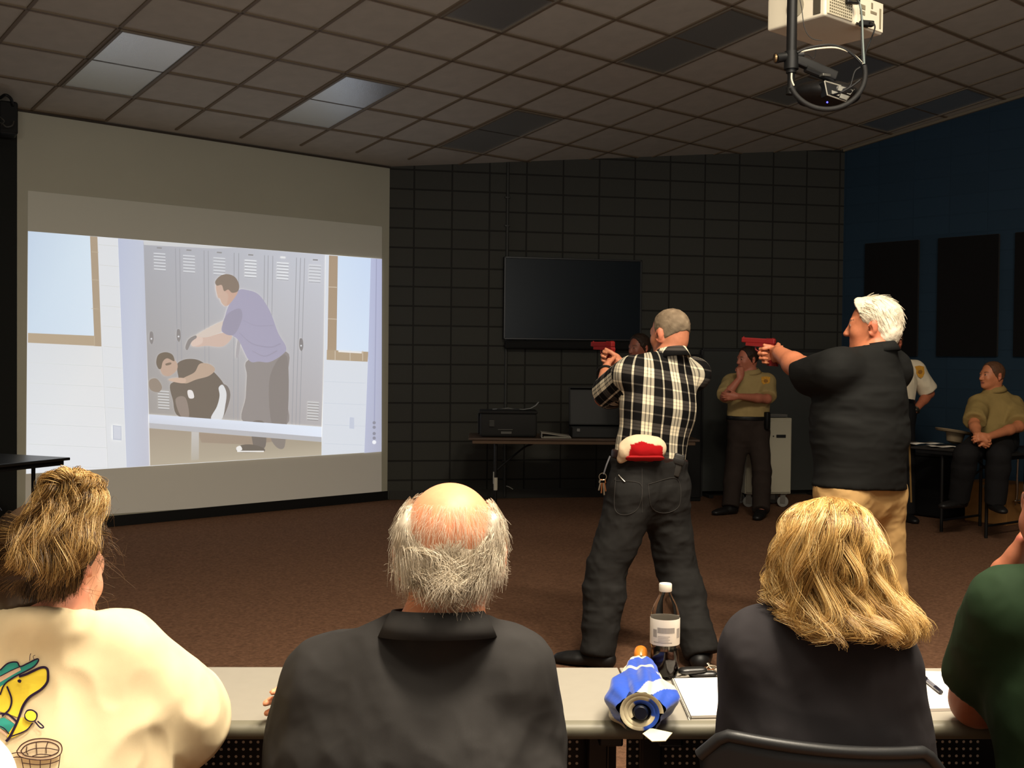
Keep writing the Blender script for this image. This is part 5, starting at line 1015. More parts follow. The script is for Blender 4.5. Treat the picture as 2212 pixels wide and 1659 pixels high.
# umbrella
a, b = ot(1384, 1538, .0445), ot(1384, 1428, .036); t = thing('umbrella', 'folded blue and cream umbrella with wooden handle lying on the front table', 'umbrella', V(a[0], a[1], TT)); ax = b-a; Lu = np.linalg.norm(ax); ax /= Lu; sx = unit(np.cross(ax, UP)); sz = np.cross(sx, ax)
vs, fs, cs = [], [], []; NS, NT = 110, 260; blue, cream, navy = lin((28, 72, 176)), lin((226, 212, 176)), lin((18, 36, 92))
for i in range(NS+1):
    s_ = i/NS; R0 = np.interp(s_, [0, .12, .30, .52, .72, .86, 1], [.040, .050, .052, .040, .034, .026, .012])
    for j in range(NT):
        th = 2*math.pi*j/NT; lob = max(0, math.cos(th-.1-.2*s_))**3*.46+max(0, math.cos(th-3.3+.2*s_))**3*.48
        r = R0*(1+lob*np.interp(s_, [0, .15, .5, .7, 1], [.3, 1.0, .35, .55, .1])+.10*math.sin(5*th+4*s_)+.05*math.sin(11*th-6*s_)); zz = r*math.sin(th); zz = max(zz*.92, -.040+.004*math.sin(9*s_)) if s_ < .8 else max(zz, -.03)
        p = a+ax*(s_*Lu)+sx*(r*math.cos(th))+sz*zz; vs.append(p); ph = (th+2.6*s_+.25*math.sin(6*s_)) % (2*math.pi)
        k = cream if (1.15 < ph < 1.75 or 3.9 < ph < 4.6 or (s_ > .80 and 1.2 < th < 2.4) or (.50 < s_ < .57 and .5 < th < 2.5)) else blue; cs.append(k[:3])
for i in range(NS): fs += [[i*NT+j, i*NT+(j+1) % NT, (i+1)*NT+(j+1) % NT, (i+1)*NT+j] for j in range(NT)]
fs.append([NS*NT+j for j in range(NT)]); mk('canopy', np.array(vs), fs, mat('umbrella_nylon', rough=.45, spec=.35, vcol=True, sheen=.2, bump=(60, .3, .003)), t, True, col=np.array(cs))
vs, fs, cs = [], [], []
for i in range(120):
    th = i/119*2*math.pi*2.6; r = .041-.021*(i/119)
    for k, (dr, dy) in enumerate(((.004, -.004), (-.004, -.004), (-.004, .03))): vs.append(a+ax*dy+sx*((r+dr)*math.cos(th))+sz*((r+dr)*math.sin(th)*.92)); cs.append((cream if (i//18) % 3 != 2 else blue)[:3])
for i in range(119): fs += [[3*i, 3*i+1, 3*i+4, 3*i+3], [3*i+1, 3*i+2, 3*i+5, 3*i+4]]
mk('rolled_edge', np.array(vs), fs, MATS['umbrella_nylon'], t, True, col=np.array(cs)); MB().box(a+ax*.02, (.07, .01, .065), np.column_stack([sx, ax, sz]), .02, 4).build('inner_fold', mat('navy_nylon', (20, 34, 78), .6), t, True)
mb = MB(); mb.lathe([(0, -.006), (.012, -.006), (.015, -.002), (.015, .02), (0, .02)], a-ax*.004, ax, 24); mb.build('ferrule', mat('dark_ferrule', (16, 22, 40), .4), t, True)
fl = [a-ax*.002+sx*.02-sz*.03, a-ax*.012+sx*.062-sz*.034, a-ax*.05+sx*.048-sz*.0385, a-ax*.055+sx*.022-sz*.0390, a-ax*.02+sx*.004-sz*.036]; o = MB().poly(fl).build('loose_flap', mat('cream_nylon', (222, 208, 172), .5), t); o.modifiers.new('thickness', 'SOLIDIFY').thickness = .0015
hd = unit(ax*1.0+UP*.45); h0 = b-ax*.012; MB().lathe([(0, 0), (.012, 0), (.012, .012), (0, .012)], h0, hd, 20).build('collar_ring', mat('dark_ring', (40, 30, 26), .4), t, True)
MB().lathe([(0, .010), (.012, .010), (.0155, .018), (.0165, .032), (.0145, .044), (.008, .051), (0, .053)], h0, hd, 28).build('handle', mat('varnished_orange_wood', (206, 122, 40), .3, spec=.5, var=(40, .15)), t, True)
# keys
c0 = ot(1518, 1452, .001); t = thing('key_ring', 'car keys with black fobs on a ring on the front table', 'keys', c0); M_fob = mat('black_fob', (18, 18, 17), .35, spec=.5)
for i, (x, y, dz, an, l) in enumerate(((1497, 1448, .020, .25, .064), (1519, 1456, .010, .05, .060))):
    F = Field(.01); p = ot(x, y, dz); e = V(math.cos(an), math.sin(an), 0); F.cap(p-e*l*.32, p+e*l*.32, .017, .015, n=UP, flat=.5); v, f = F.mesh(.003); mk('key_fob', v, f, M_fob, t, True)
MB().tube(np.array([ot(1540, 1447, .012)+V(.015*math.cos(a), .013*math.sin(a), .006*math.sin(a)) for a in np.linspace(0, 6.283, 22, endpoint=False)]), .0015, 6, closed=True).build('ring', M_st, t, True)
for i, (x0, y0, x1, y1) in enumerate(((1482, 1447, 1466, 1454), (1540, 1444, 1528, 1432), (1544, 1450, 1556, 1454), (1541, 1452, 1552, 1462), (1536, 1446, 1524, 1441))):
    p, q = ot(x0, y0, .012), ot(x1, y1, .008 if i != 1 else .022); e = unit(q-p); ss = unit(np.cross(e, UP)); KR_ = np.column_stack([ss, np.cross(e, ss)*-1, e]); mb = MB(); mb.box((p+q)/2, (.007, .002, np.linalg.norm(q-p)), KR_, .0006); mb.box(p+e*.004, (.016, .0024, .014), KR_, .001); mb.build('key', M_st if i != 4 else M_br, t)
MB().box(ot(1554, 1441, .012), (.012, .010, .014), rotz(.4), .003).build('red_tag', mat('red_tag', (178, 40, 36), .5), t)
# pads, papers, pen
M_pp = mat('bright_paper', (236, 230, 222), .75)
def slab(name, label, cat, px, th, m, dz=.0005, group=None, parent=None):
    P_ = [ot(x, y, dz) for x, y in px]; mb = MB(); mb.prism(P_, UP*th); return tag(mb.build(name, m, parent), label, cat, group)
t = thing('notebook', 'white spiral bound note pad lying on the table left of the blonde woman', 'notebook', ot(1500, 1510)); cz = [(1452, 1469), (1640, 1465), (1690, 1549), (1490, 1553)]
slab('back_cover', None, None, cz, .002, mat('card_grey', (150, 144, 134), .8), parent=t); slab('page_block', None, None, [(1456, 1470), (1638, 1466), (1687, 1547), (1493, 1551)], .005, M_pp, .0026, parent=t)
mb = MB(); pa, pb = ot(1453, 1469, .004), ot(1490, 1552, .004)
for i in range(44): q = pa+(pb-pa)*(i+.5)/44; e = unit(pb-pa); s2 = np.cross(e, UP); mb.tube(np.array([q+s2*.0038*math.cos(x)+UP*.0042*math.sin(x) for x in np.linspace(0, 6.283, 10, endpoint=False)]), .0006, 4, closed=True)
mb.build('spiral_binding', mat('binding_wire', (120, 116, 108), .35, metal=.7), t)
slab('note_pad', 'white writing pad with a pen on it right of the blonde woman', 'notebook', [(1926, 1454), (2128, 1457), (2164, 1533), (1999, 1537)], .006, M_pp)
slab('paper_sheet', 'white sheet of paper on the table under the elbow of the man in dark green', 'paper', [(2112, 1561), (2172, 1505), (2290, 1505), (2250, 1562)], .0008, mat('dim_paper', (200, 192, 178), .8), .0008)
p, q = ot(1986, 1457, .0125), ot(2033, 1495, .0125); e = unit(q-p); t = thing('ballpoint_pen', 'dark pen lying on the white pad right of the blonde woman', 'pen', p-UP*.006); M_pen = mat('navy_pen', (24, 24, 36), .35, spec=.5)
mb = MB(); mb.tube([p, p+(q-p)*.42], .0052, 12); mb.tube([p+(q-p)*.75, q], [.0052, .0046], 12); mb.build('barrel', M_pen, t, True); MB().tube([p+(q-p)*.42, p+(q-p)*.75], .0050, 12).build('grip', mat('pen_grip', (104, 104, 112), .3, spec=.5), t, True); MB().box(p+(q-p)*.18+UP*.0062, (.05, .004, .002), np.column_stack([e, np.cross(UP, e), UP]), .0006).build('clip', mat('pen_clip', (30, 30, 40), .3, metal=.6), t)
mb = MB(); vs = []
for i, (x, y, z_) in enumerate([(330, 1452, .002), (365, 1450, .008), (392, 1449, .016), (413, 1450, .014), (424, 1456, .004)]): vs += [ot(x, y, z_), ot(x-14, y+26, z_*.8)]
mb.add(vs, [[2*i, 2*i+1, 2*i+3, 2*i+2] for i in range(4)]); o = tag(mb.build('booklet', M_pp, None, True), 'white open booklet on the table beside the elbow of the woman in cream', 'booklet'); o.modifiers.new('thickness', 'SOLIDIFY').thickness = .003
p = [W(232, 1344, 2.40), W(297, 1342, 2.40), W(300, 1362, 2.40), W(296, 1420, 2.44), W(236, 1424, 2.44)]; mb = MB(); mb.prism(p, V(0, .008, .001)); tag(mb.build('white_card', mat('card_white', (226, 224, 218), .6)), 'white card held up just past the shoulder of the woman in cream', 'card')

# ------------------------------------------------------------------ chair
def chair(cx_, Yb, label):
    cc = W(cx_, 1640, Yb); t = thing('stacking_chair', label, 'chair', V(cc[0], cc[1]+.22, 0)); zt = W(cx_, 1622, Yb)[2]; m = mat('black_chair_plastic', (34, 34, 35), .42, spec=.45, bump=(350, .15, .001)); vs, fs = [], []; NU, NV = 28, 14
    for j in range(NV+1):
        w_ = j/NV; z = zt-.36*w_
        for i in range(NU+1):
            u_ = -1+2*i/NU; hw = .212-.012*w_; sag = .018*(u_*u_); x = cc[0]+hw*u_; drop = .014*u_*u_ if j == 0 else 0; rnd = .045*max(0, abs(u_)-.82)/.18*max(0, 1-w_*5); y = cc[1]+.055*u_*u_+.05*w_*w_-.02*w_; vs.append(V(x, y, z-.016*u_-rnd))
    for j in range(NV): fs += [[j*(NU+1)+i, j*(NU+1)+i+1, (j+1)*(NU+1)+i+1, (j+1)*(NU+1)+i] for i in range(NU)]
    o = mk('backrest', np.array(vs), fs, m, t, True); so = o.modifiers.new('thickness', 'SOLIDIFY'); so.thickness = .008; so.offset = 0
    MB().tube(np.array(vs[:NU+1]), .011, 12).build('top_rim', m, t, True)
    MB().box(V(cc[0], cc[1]+.24, .44), (.44, .42, .02), None, .03, 3).build('seat', m, t, True)
    for s_ in (-1, 1):
        for yy in (.06, .42): MB().tube([V(cc[0]+s_*.17, cc[1]+yy, .44), V(cc[0]+s_*.21, cc[1]+yy+(.04 if yy > .2 else -.05), .0)], .011, 10).build('leg', MATS['chrome'], t, True)
        MB().tube(catmull([V(cc[0]+s_*.18, cc[1]+.10, .44), V(cc[0]+s_*.19, cc[1]+.045, .55), V(cc[0]+s_*.19, cc[1]+.05, .68)], 10), .011, 10).build('back_post', MATS['chrome'], t, True)
    return t
chair(1795, 1.86, 'black plastic chair whose curved back shows behind the blonde woman')

# ------------------------------------------------------------------ bald man
def strand_guides(G, n, seg, rad, cols, seed, depth=.02, lat=.012, clump=26, cl=.7, wave=.010, freq=7, short=.25, tipw=1.0, ell=None, root=0.0):
    """interpolate hair guides (list of world-point lists) into strands that gather in locks"""
    g_ = np.random.default_rng(seed); GG = np.array([catmull(q, seg) for q in G]); k = len(GG); u = g_.uniform(0, k-1.001, n); cu = (np.floor(u/(k-1)*clump)+.5+g_.normal(size=n)*.08)/clump*(k-1); cu = np.clip(cu, 0, k-1.001)
    def at(x): i = x.astype(int); f = (x-i)[:, None, None]; return GG[i]*(1-f)+GG[i+1]*f
    t = np.linspace(0, 1, seg)[None, :, None]; C = cl*t**.8; cur = at(u)*(1-C)+at(cu)*C
    cid = np.floor(u/(k-1)*clump).astype(int); lay = g_.integers(0, 3, n); key = cid*3+lay; ph = np.array([_hash(np.array([q]), np.array([seed]), np.array([1]))[0] for q in range(clump*3+6)])*6.28
    amp = np.array([_hash(np.array([q]), np.array([seed]), np.array([2]))[0] for q in range(clump*3+6)])
    off = g_.normal(size=(n, 3))*V(lat, depth*.35, lat*.7); off[:, 1] += lay*depth*.4-depth*.5; cur = cur+off[:, None, :]*(.35+.65*t)
    w_ = wave*(.4+amp[key])[:, None]*t[..., 0]**1.1*tipw; a = freq*t[..., 0]*(.8+.5*amp[key])[:, None]+ph[key][:, None]
    w_ = w_*(.25+.75*np.clip(np.minimum(u, k-1-u)/1.3, 0, 1))[:, None] if ell is not None else w_
    cur = cur+np.stack([w_*np.sin(a), w_*.8*np.cos(a*1.1), w_*.35*np.sin(a*.7+1)], -1); cur = cur+g_.normal(size=(n, 1, 3))*.0012
    if ell is not None:
        for (ec, ER, er) in ell:
            q = (cur-ec)@ER/np.asarray(er); m_ = np.linalg.norm(q, axis=2, keepdims=True); lift = (1+.09*g_.uniform(0, 1, (n, 1, 1))); cur = np.where(m_ < lift, (q/np.maximum(m_, 1e-6)*lift*np.asarray(er))@ER.T+ec, cur)
    L = 1-short*g_.uniform(0, 1, n)**2; r0 = root*g_.uniform(0, 1, n)**1.5; idx = (r0[:, None]+np.linspace(0, 1, seg)[None]*(L-r0)[:, None])*(seg-1); i0 = np.clip(idx.astype(int), 0, seg-2); fr = (idx-i0)[..., None]; r = np.arange(n)[:, None]
    cur = cur[r, i0]*(1-fr)+cur[r, i0+1]*fr; cc = cols(u/(k-1), key, g_); return hair_mesh(cur, rad*g_.uniform(.7, 1.3, n), cc, tip=.45)
def palette(cs, wts, jitter=.12):
    P_ = np.array([lin(q)[:3] for q in cs])
    def fn(u, key, g_):
        h = np.array([_hash(np.array([q]), np.array([5]), np.array([9]))[0] for q in range(key.max()+1)])[key]; x = np.clip(h*.75+g_.uniform(-.3, .5, len(u))*.6, 0, .999); i = np.searchsorted(np.cumsum(wts)/sum(wts), x); return P_[np.clip(i, 0, len(P_)-1)]*(1+g_.normal(size=(len(u), 1))*jitter).clip(.5, 1.5)
    return fn
M_hairm = mat('hair_strands', rough=.36, spec=.5, vcol=True)
Y = 2.05
J = dict(base=V(-.15, 2.1, 0), head=W(972, 1196, 2.08), hR=facing((-.03, 1), .10), neck=W(958, 1352, 2.03), shL=W(710, 1484, 2.06), shR=W(1096, 1456, 2.06), elL=W(684, 1650, 2.14), elR=W(1108, 1640, 2.15), wrL=W(900, 1600, 2.32), wrR=W(744, 1533, 2.26), waist=W(895, 1760, Y), hem=W(895, 1860, Y), hipL=W(828, 1890, 2.08), hipR=W(962, 1890, 2.08), knL=W(790, 1800, 2.46), knR=W(980, 1800, 2.46), anL=V(-.32, 2.42, .085), anR=V(-.08, 2.42, .085), toeL=(0, 1), toeR=(0, 1))
J['handR'] = (V(-1, .02, .28), V(0, -1, -.1), -1, dict(curl=(.35, .4, .4, .45), thumb=(.6, .6, .2))); J['handL'] = (V(1, .1, 0), V(0, -1, .2), 1, dict(curl=(.5, .5, .5, .5)))
M_polo = cloth('charcoal_polo_knit', (48, 46, 45), .8, 1400, .12, sheen=0)
def pink(col, v):
    q = np.clip(.5+.5*noise(v*9), 0, 1)[:, None]; col[:] = col*(1-.18*q)+np.array(lin((226, 128, 92))[:3])*.18*q
def fmb(v): return .8+.9*np.clip((v[:, 0]-.0)/.25, 0, 1)*np.clip((v[:, 2]-.95)/.1, 0, 1)+.6*np.clip((.9-v[:, 2])/.12, 0, 1)
P = dict(h=.006, hb=.0055, skin=(232, 158, 118), skinfx=pink, shirt=M_polo, cw=.215, ww=.235, hw=.20, dp=.66, hr=.11, belly=.04, delt=.062, folds=[(.010, (6, 6, 5), 31), (.004, (15, 15, 11), 33)], foldmask=fmb, sleeve=.92, sr=(.074, .076), ar=(.060, .052, .034), nr=.065, hs=1.10, trousers=M_blk, shoes=MATS['black_shoe_leather'], nk=.02, infl=.014, lr=(.1, .07, .055))
bm_ = person('bald man with white fringe of hair in charcoal polo shirt seated at the front table', J, P)
collar(bm_['root'], W(946, 1318, 2.025), facing((-.03, 1), .16), (.078, .074), (.102, .094), .046, M_polo)
c, R = J['head'], J['hR']; rng = np.random.default_rng(11); white = np.array(lin((228, 214, 190))[:3]); grey = np.array(lin((150, 136, 116))[:3])
def keepb(q): return (q[1] < .03) and (q[2] < .088-1.0*max(0, -q[1]-.03)+.02*noise(q[None]*40)[0] if abs(q[0]) > .03+.012*noise(q[None]*30+5)[0] else q[2] < .030+.028*noise(q[None]*28+9)[0]) and q[2] > -.085+.25*max(0, q[1]+.0) and not (q[2] > .052 and q[1] < -.05) and not (abs(q[0]) > .055 and q[1] > -.03 and q[2] < .0)
cols = lambda q, g_: (white*(1-(k := g_.uniform(0, 1)**2*.6))+grey*k)*g_.uniform(.8, 1.12)
cs1, k1 = scalp_strands(c, R, 1.10, 7000, lambda q: .055+.02*(q[2] < 0), keepb, lambda q: V(q[0]*4, -.5, -1.0), .001, cols, lift=.06, seg=9, wave=.75, rng=rng, th=.012, coh=22)
cs2, k2 = scalp_strands(c, R, 1.10, 4500, lambda q: .065, lambda q: keepb(q) and q[2] < .02, lambda q: V(q[0]*9, -1.2, -.8), .001, cols, lift=.16, seg=10, wave=1.1, rng=rng, th=.018, coh=26)
cs3, k3 = scalp_strands(c, R, 1.10, 900, lambda q: .03, lambda q: (q[2] > .02 and q[1] < .0 and q[2] < .085), lambda q: V(q[0]*6, -.3, -1.0), .001, lambda q, g_: white*.9, lift=.03, seg=7, wave=.2, rng=rng, th=.003)
F = Field(.02); T = lambda x, y, z: c+R@V(x, y, z)*1.10
F.ell(T(0, -.028, -.012), V(.082, .088, .060)*1.10, R); F.ell(T(.070, -.025, .035), V(.016, .045, .045)*1.10, R); F.ell(T(-.070, -.025, .035), V(.016, .045, .045)*1.10, R); v, f = F.mesh(.005, [(T(0, -.012, -.0), R@V(0, 1, -.2)), (T(0, 0, -.078), R@V(0, .1, -1))], .002, 2); n = normals(v, f); v = v+n*(.004*noise(v*30)+.003*ridge(v*V(60, 60, 25)))[:, None]
v, f, cc = join([(v, f, np.tile(white*.62, (len(v), 1))*(1+.2*noise(v*40))[:, None]), hair_mesh(cs1, .00042, k1), hair_mesh(cs2, .00045, k2), hair_mesh(cs3, .00022, k3)]); mk('hair', v, f, M_hairm, bm_['root'], True, col=cc)

# ------------------------------------------------------------------ blonde woman
J = dict(base=V(.62, 2.1, 0), head=W(1786, 1230, 2.10), hR=facing((-.30, .95), .16), neck=W(1778, 1330, 2.04), shL=W(1650, 1404, 2.06), shR=W(1872, 1414, 2.05), elL=W(1632, 1520, 2.20), elR=W(1890, 1545, 2.15), wrL=W(1700, 1485, 2.40), wrR=W(1840, 1490, 2.40), waist=W(1786, 1700, 2.06), hem=W(1790, 1830, 2.06), hipL=W(1730, 1880, 2.1), hipR=W(1850, 1880, 2.1), knL=W(1740, 1800, 2.46), knR=W(1850, 1800, 2.46), anL=V(.56, 2.42, .085), anR=V(.68, 2.42, .085), toeL=(0, 1), toeR=(0, 1))
J['handL'] = (V(.7, .5, .1), V(0, 0, -1), -1, dict(curl=(.4, .4, .4, .4))); J['handR'] = (V(-.8, .4, .1), V(0, 0, -1), 1, dict(curl=(.5, .5, .5, .5)))
M_tee = cloth('dark_slate_knit', (50, 47, 49), .85, 1400, .12, sheen=0)
P = dict(h=.006, hb=.0055, skin=(226, 160, 128), shirt=M_tee, cw=.165, ww=.165, hw=.17, dp=.70, hr=.10, delt=.052, folds=[(.006, (7, 7, 5), 41), (.003, (17, 17, 12), 43)], sleeve=.98, sr=(.060, .056), ar=(.045, .038, .026), nr=.050, hs=.98, trousers=M_blk, shoes=MATS['black_shoe_leather'], nk=.02)
wm = person('woman with long wavy blonde hair in dark grey top seated at the front table', J, P)
def gd(pts, ys): return [W(x, y, d) for (x, y), d in zip(pts, ys)]
G = [gd([(1766, 1098), (1722, 1098), (1694, 1130), (1688, 1178), (1672, 1228), (1660, 1264), (1672, 1304)], (2.13, 2.12, 2.11, 2.10, 2.08, 2.07, 2.06)),
     gd([(1770, 1092), (1734, 1094), (1706, 1128), (1698, 1190), (1688, 1258), (1696, 1306), (1735, 1342)], (2.13, 2.10, 2.05, 2.02, 2.01, 1.99, 1.97)),
     gd([(1776, 1086), (1746, 1090), (1724, 1124), (1716, 1200), (1714, 1280), (1732, 1340), (1768, 1382)], (2.13, 2.07, 2.0, 1.98, 1.97, 1.95, 1.94)),
     gd([(1782, 1082), (1764, 1087), (1752, 1122), (1748, 1205), (1752, 1290), (1775, 1345), (1785, 1376)], (2.13, 2.05, 1.98, 1.955, 1.95, 1.93, 1.92)),
     gd([(1788, 1080), (1788, 1084), (1788, 1120), (1788, 1205), (1800, 1290), (1826, 1346), (1846, 1370)], (2.13, 2.04, 1.97, 1.945, 1.94, 1.92, 1.91)),
     gd([(1794, 1080), (1812, 1085), (1822, 1120), (1828, 1200), (1844, 1285), (1876, 1338), (1895, 1378)], (2.13, 2.04, 1.98, 1.955, 1.95, 1.93, 1.92)),
     gd([(1800, 1081), (1836, 1090), (1856, 1126), (1866, 1195), (1884, 1270), (1918, 1330), (1932, 1390)], (2.13, 2.06, 2.0, 1.97, 1.96, 1.95, 1.94)),
     gd([(1806, 1083), (1852, 1098), (1880, 1138), (1892, 1200), (1908, 1264), (1948, 1318), (1962, 1376)], (2.13, 2.09, 2.04, 2.01, 1.99, 1.97, 1.96)),
     gd([(1812, 1086), (1862, 1108), (1894, 1154), (1906, 1205), (1924, 1264), (1968, 1318), (1990, 1370)], (2.13, 2.12, 2.09, 2.06, 2.04, 2.02, 2.0))]
pal = palette([(134, 98, 50), (186, 146, 82), (222, 182, 112), (244, 214, 154), (164, 122, 64)], [.10, .24, .34, .22, .10])
c, R = J['head'], J['hR']; HE = [(c+R@V(0, -.012, .036), R, (.084, .104, .092)), (c+R@V(0, -.03, -.04), R, (.078, .080, .104))]
GI = [[q+V(0, .028, 0) for q in gg] for gg in G]; vs, fs = [], []; seg = 22
for gg in GI: vs += list(catmull(gg, seg))
for i in range(len(GI)-1): fs += [[i*seg+j, (i+1)*seg+j, (i+1)*seg+j+1, i*seg+j+1] for j in range(seg-1)]
parts = [strand_guides(G, 11000, 30, .00042, pal, 1, depth=.030, lat=.006, clump=24, cl=.82, wave=.030, freq=13, short=.25, ell=HE), strand_guides(G, 240, 26, .0003, pal, 2, depth=.03, lat=.010, clump=60, cl=.2, wave=.02, freq=10, short=.5, ell=HE)]
# layer under the locks and crown cap
c, R = J['head'], J['hR']; F = Field(.02); F.ell(c+R@V(0, -.012, .036), (.080, .100, .088), R); F.ell(c+R@V(0, -.03, -.04), (.074, .076, .10), R, .03); v, f = F.mesh(.007, [(c+R@V(0, .04, 0), R@V(0, 1, -.1))], 0, 2); parts.append((v, f, np.tile(np.array(lin((176, 130, 70))[:3]), (len(v), 1))*(1+.2*noise(v*V(60, 60, 12)))[:, None]))
v = np.array(vs); f = np.array(fs); parts.append((v, f, np.tile(np.array(lin((128, 92, 46))[:3]), (len(v), 1))*(1+.25*noise(v*V(50, 50, 8)))[:, None]))
v, f, cc = join(parts); mk('hair', v, f, M_hairm, wm['root'], True, col=cc)

# ------------------------------------------------------------------ woman in the cream sweatshirt
J = dict(base=V(-.84, 2.0, 0), head=W(112, 1236, 2.02), hR=facing((.38, .92), .22), neck=W(108, 1335, 1.98), shL=W(-62, 1452, 1.98), shR=W(238, 1440, 2.02), elL=W(-130, 1590, 2.1), elR=W(378, 1548, 2.10), wrL=W(0, 1530, 2.32), wrR=W(280, 1500, 2.32), waist=W(88, 1720, 2.0), hem=W(88, 1690, 2.0), hipL=W(30, 1900, 2.05), hipR=W(160, 1900, 2.05), knL=W(20, 1820, 2.42), knR=W(170, 1820, 2.42), anL=V(-.98, 2.38, .085), anR=V(-.84, 2.38, .085), toeL=(0, 1), toeR=(0, 1))
J['handL'] = (V(.6, .6, .2), V(0, 0, -1), -1, dict(curl=(.5, .5, .5, .5))); J['handR'] = (V(-.1, .4, .9), V(-.6, -.4, 0), 1, dict(curl=(.7, .7, .7, .7)))
M_cr = cloth('cream_sweatshirt', (232, 212, 172), .9, 1400, .12, sheen=0)
P = dict(h=.006, hb=.0055, skin=(228, 166, 136), shirt=M_cr, cw=.185, ww=.20, hw=.19, dp=.68, hr=.105, delt=.055, folds=[(.013, (5, 5, 4), 51), (.010, (9, 9, 7), 57)], sleeve=1.9, sr=(.066, .074), ar=(.046, .040, .026), nr=.050, hs=.98, trousers=M_blk, shoes=MATS['black_shoe_leather'], nk=.000, infl=.018)
gl = person('woman with messy blonde top knot in printed cream sweatshirt at the left', J, P)
collar(gl['root'], W(100, 1322, 1.985), facing((.2, .97), .30), (.076, .072), (.082, .080), .024, cloth('cream_rib', (222, 198, 156), .9))
mb = MB(); mb.tube(np.array([W(104, 1310, 1.99)+facing((.2, .97), .2)@V(.066*math.cos(a), .064*math.sin(a), .004*math.sin(3*a)) for a in np.linspace(0, 6.283, 40, endpoint=False)]), .007, 8, closed=True); mb.build('lanyard', mat('black_lanyard', (26, 22, 20), .7), gl['root'], True)
kn = (150, 1062); pal_b = palette([(84, 60, 32), (138, 104, 56), (190, 150, 88), (232, 198, 134), (168, 128, 70)], [.14, .22, .28, .24, .12]); pal_d = palette([(62, 46, 32), (96, 72, 44), (140, 108, 64), (80, 58, 36)], [.25, .3, .25, .2])
rim = [(226, 1150, 2.06), (212, 1172, 2.02), (190, 1190, 1.97), (176, 1235, 1.94), (164, 1278, 1.92), (135, 1298, 1.91), (100, 1300, 1.91), (65, 1292, 1.92), (38, 1272, 1.94), (18, 1235, 1.97), (12, 1185, 2.0), (26, 1140, 2.04)]
GU = []; c, R = J['head'], J['hR']; HG = [(c+R@V(0, -.02, .04), R, (.081, .101, .089)), (c+R@V(0, -.035, -.03), R, (.073, .071, .069))]
for (x, y, d) in rim:
    mx, my = (x*.62+kn[0]*.38), (y*.6+1120*.4); dx = (mx-128)/95; dd = 2.02-.115*math.sqrt(max(0, 1-dx*dx*.9)); GU.append([W(x, y, d), W((x+mx)/2+(x-128)*.10, (y+my)/2, (d+dd)/2), W(mx, my, dd), W(kn[0]+(x-128)*.22, 1112, 1.95), W(kn[0]+(x-128)*.10, 1075, 1.96)][::-1])
parts = [strand_guides(GU, 5500, 18, .0005, pal_d, 4, depth=.014, lat=.006, clump=26, cl=.5, wave=.006, freq=7, short=.42, ell=HG)]
GB = []
for (p1, p2, p3, p4) in [((205, 1050), (216, 1085), (208, 1130), (196, 1160)), ((200, 1035), (214, 1068), (196, 1130), (182, 1185)), ((180, 1026), (200, 1060), (176, 1130), (160, 1205)), ((160, 1020), (182, 1070), (160, 1140), (146, 1225)), ((145, 1022), (160, 1085), (142, 1150), (130, 1240)), ((130, 1026), (135, 1085), (118, 1160), (112, 1255)), ((112, 1030), (112, 1085), (95, 1160), (88, 1250)), ((102, 1040), (95, 1095), (72, 1165), (64, 1235)), ((98, 1055), (80, 1110), (50, 1170), (40, 1225)), ((96, 1075), (66, 1125), (36, 1180), (22, 1215))]:
    GB.append([W(155, 1052, 1.955), W((p1[0]+155)/2, (p1[1]+1045)/2-6, 1.93), W(*p1, 1.945), W(*p2, 1.925), W(*p3, 1.90), W(*p4, 1.895)])
parts += [strand_guides(GB, 5500, 26, .00048, pal_b, 5, depth=.030, lat=.007, clump=26, cl=.72, wave=.026, freq=12, short=.5, ell=HG)]
rg = np.random.default_rng(8); fly = []
for i in range(150):
    a = rg.uniform(0, 1); s0 = V(*[(222, 1150), (215, 1190), (30, 1180), (180, 1270), (90, 1285), (210, 1100)][i % 6]); e = s0+V(*[(40, 40), (30, 60), (-35, 40), (30, 40), (-20, 40), (22, 20)][i % 6])*rg.uniform(.3, 1.3)+rg.normal(size=2)*18; m_ = (s0+e)/2+rg.normal(size=2)*16; d = 2.03+rg.normal()*.03; fly.append(catmull([W(*(s0+rg.normal(size=2)*10), d), W(*m_, d), W(*e, d)], 14))
parts.append(hair_mesh(np.array(fly), .00028, np.tile(np.array(lin((120, 92, 60))[:3]), (150, 1))))
c, R = J['head'], J['hR']; F = Field(.02); F.ell(c+R@V(0, -.02, .04), (.078, .098, .086), R); F.ell(c+R@V(0, -.035, -.03), (.070, .068, .066), R, .03); F.sub(c+R@V(.08, .012, -.02), (.03, .035, .04), R, .01); v, f = F.mesh(.006, [(c+R@V(0, .03, .03), R@V(0, 1, -.5)), (c+R@V(0, 0, -.068), R@V(0, .3, -1))], .004, 2); parts.append((v, f, np.tile(np.array(lin((62, 46, 32))[:3]), (len(v), 1))*(1+.3*noise(v*V(50, 50, 20)))[:, None]))
F = Field(.02); F.ell(W(156, 1066, 1.97), (.046, .045, .036)); F.cap(W(152, 1070, 1.975), W(146, 1112, 1.985), .042, .05); v, f = F.mesh(.006); v = v+normals(v, f)*(.004*ridge(v*40))[:, None]; parts.append((v, f, np.tile(np.array(lin((120, 90, 50))[:3]), (len(v), 1))*(1+.3*noise(v*60))[:, None]))
v, f, cc = join(parts); mk('hair', v, f, M_hairm, gl['root'], True, col=cc)
p = W(66, 1192, 1.885); mb = MB(); mb.box(p, (.040, .008, .012), None, .003); [mb.box(p+V(-.016+.008*i, -.001, -.012), (.003, .006, .02), None, .001) for i in range(5)]; mb.build('hair_clip', mat('tortoise_clip', (34, 24, 18), .3, spec=.6), gl['root'], True)
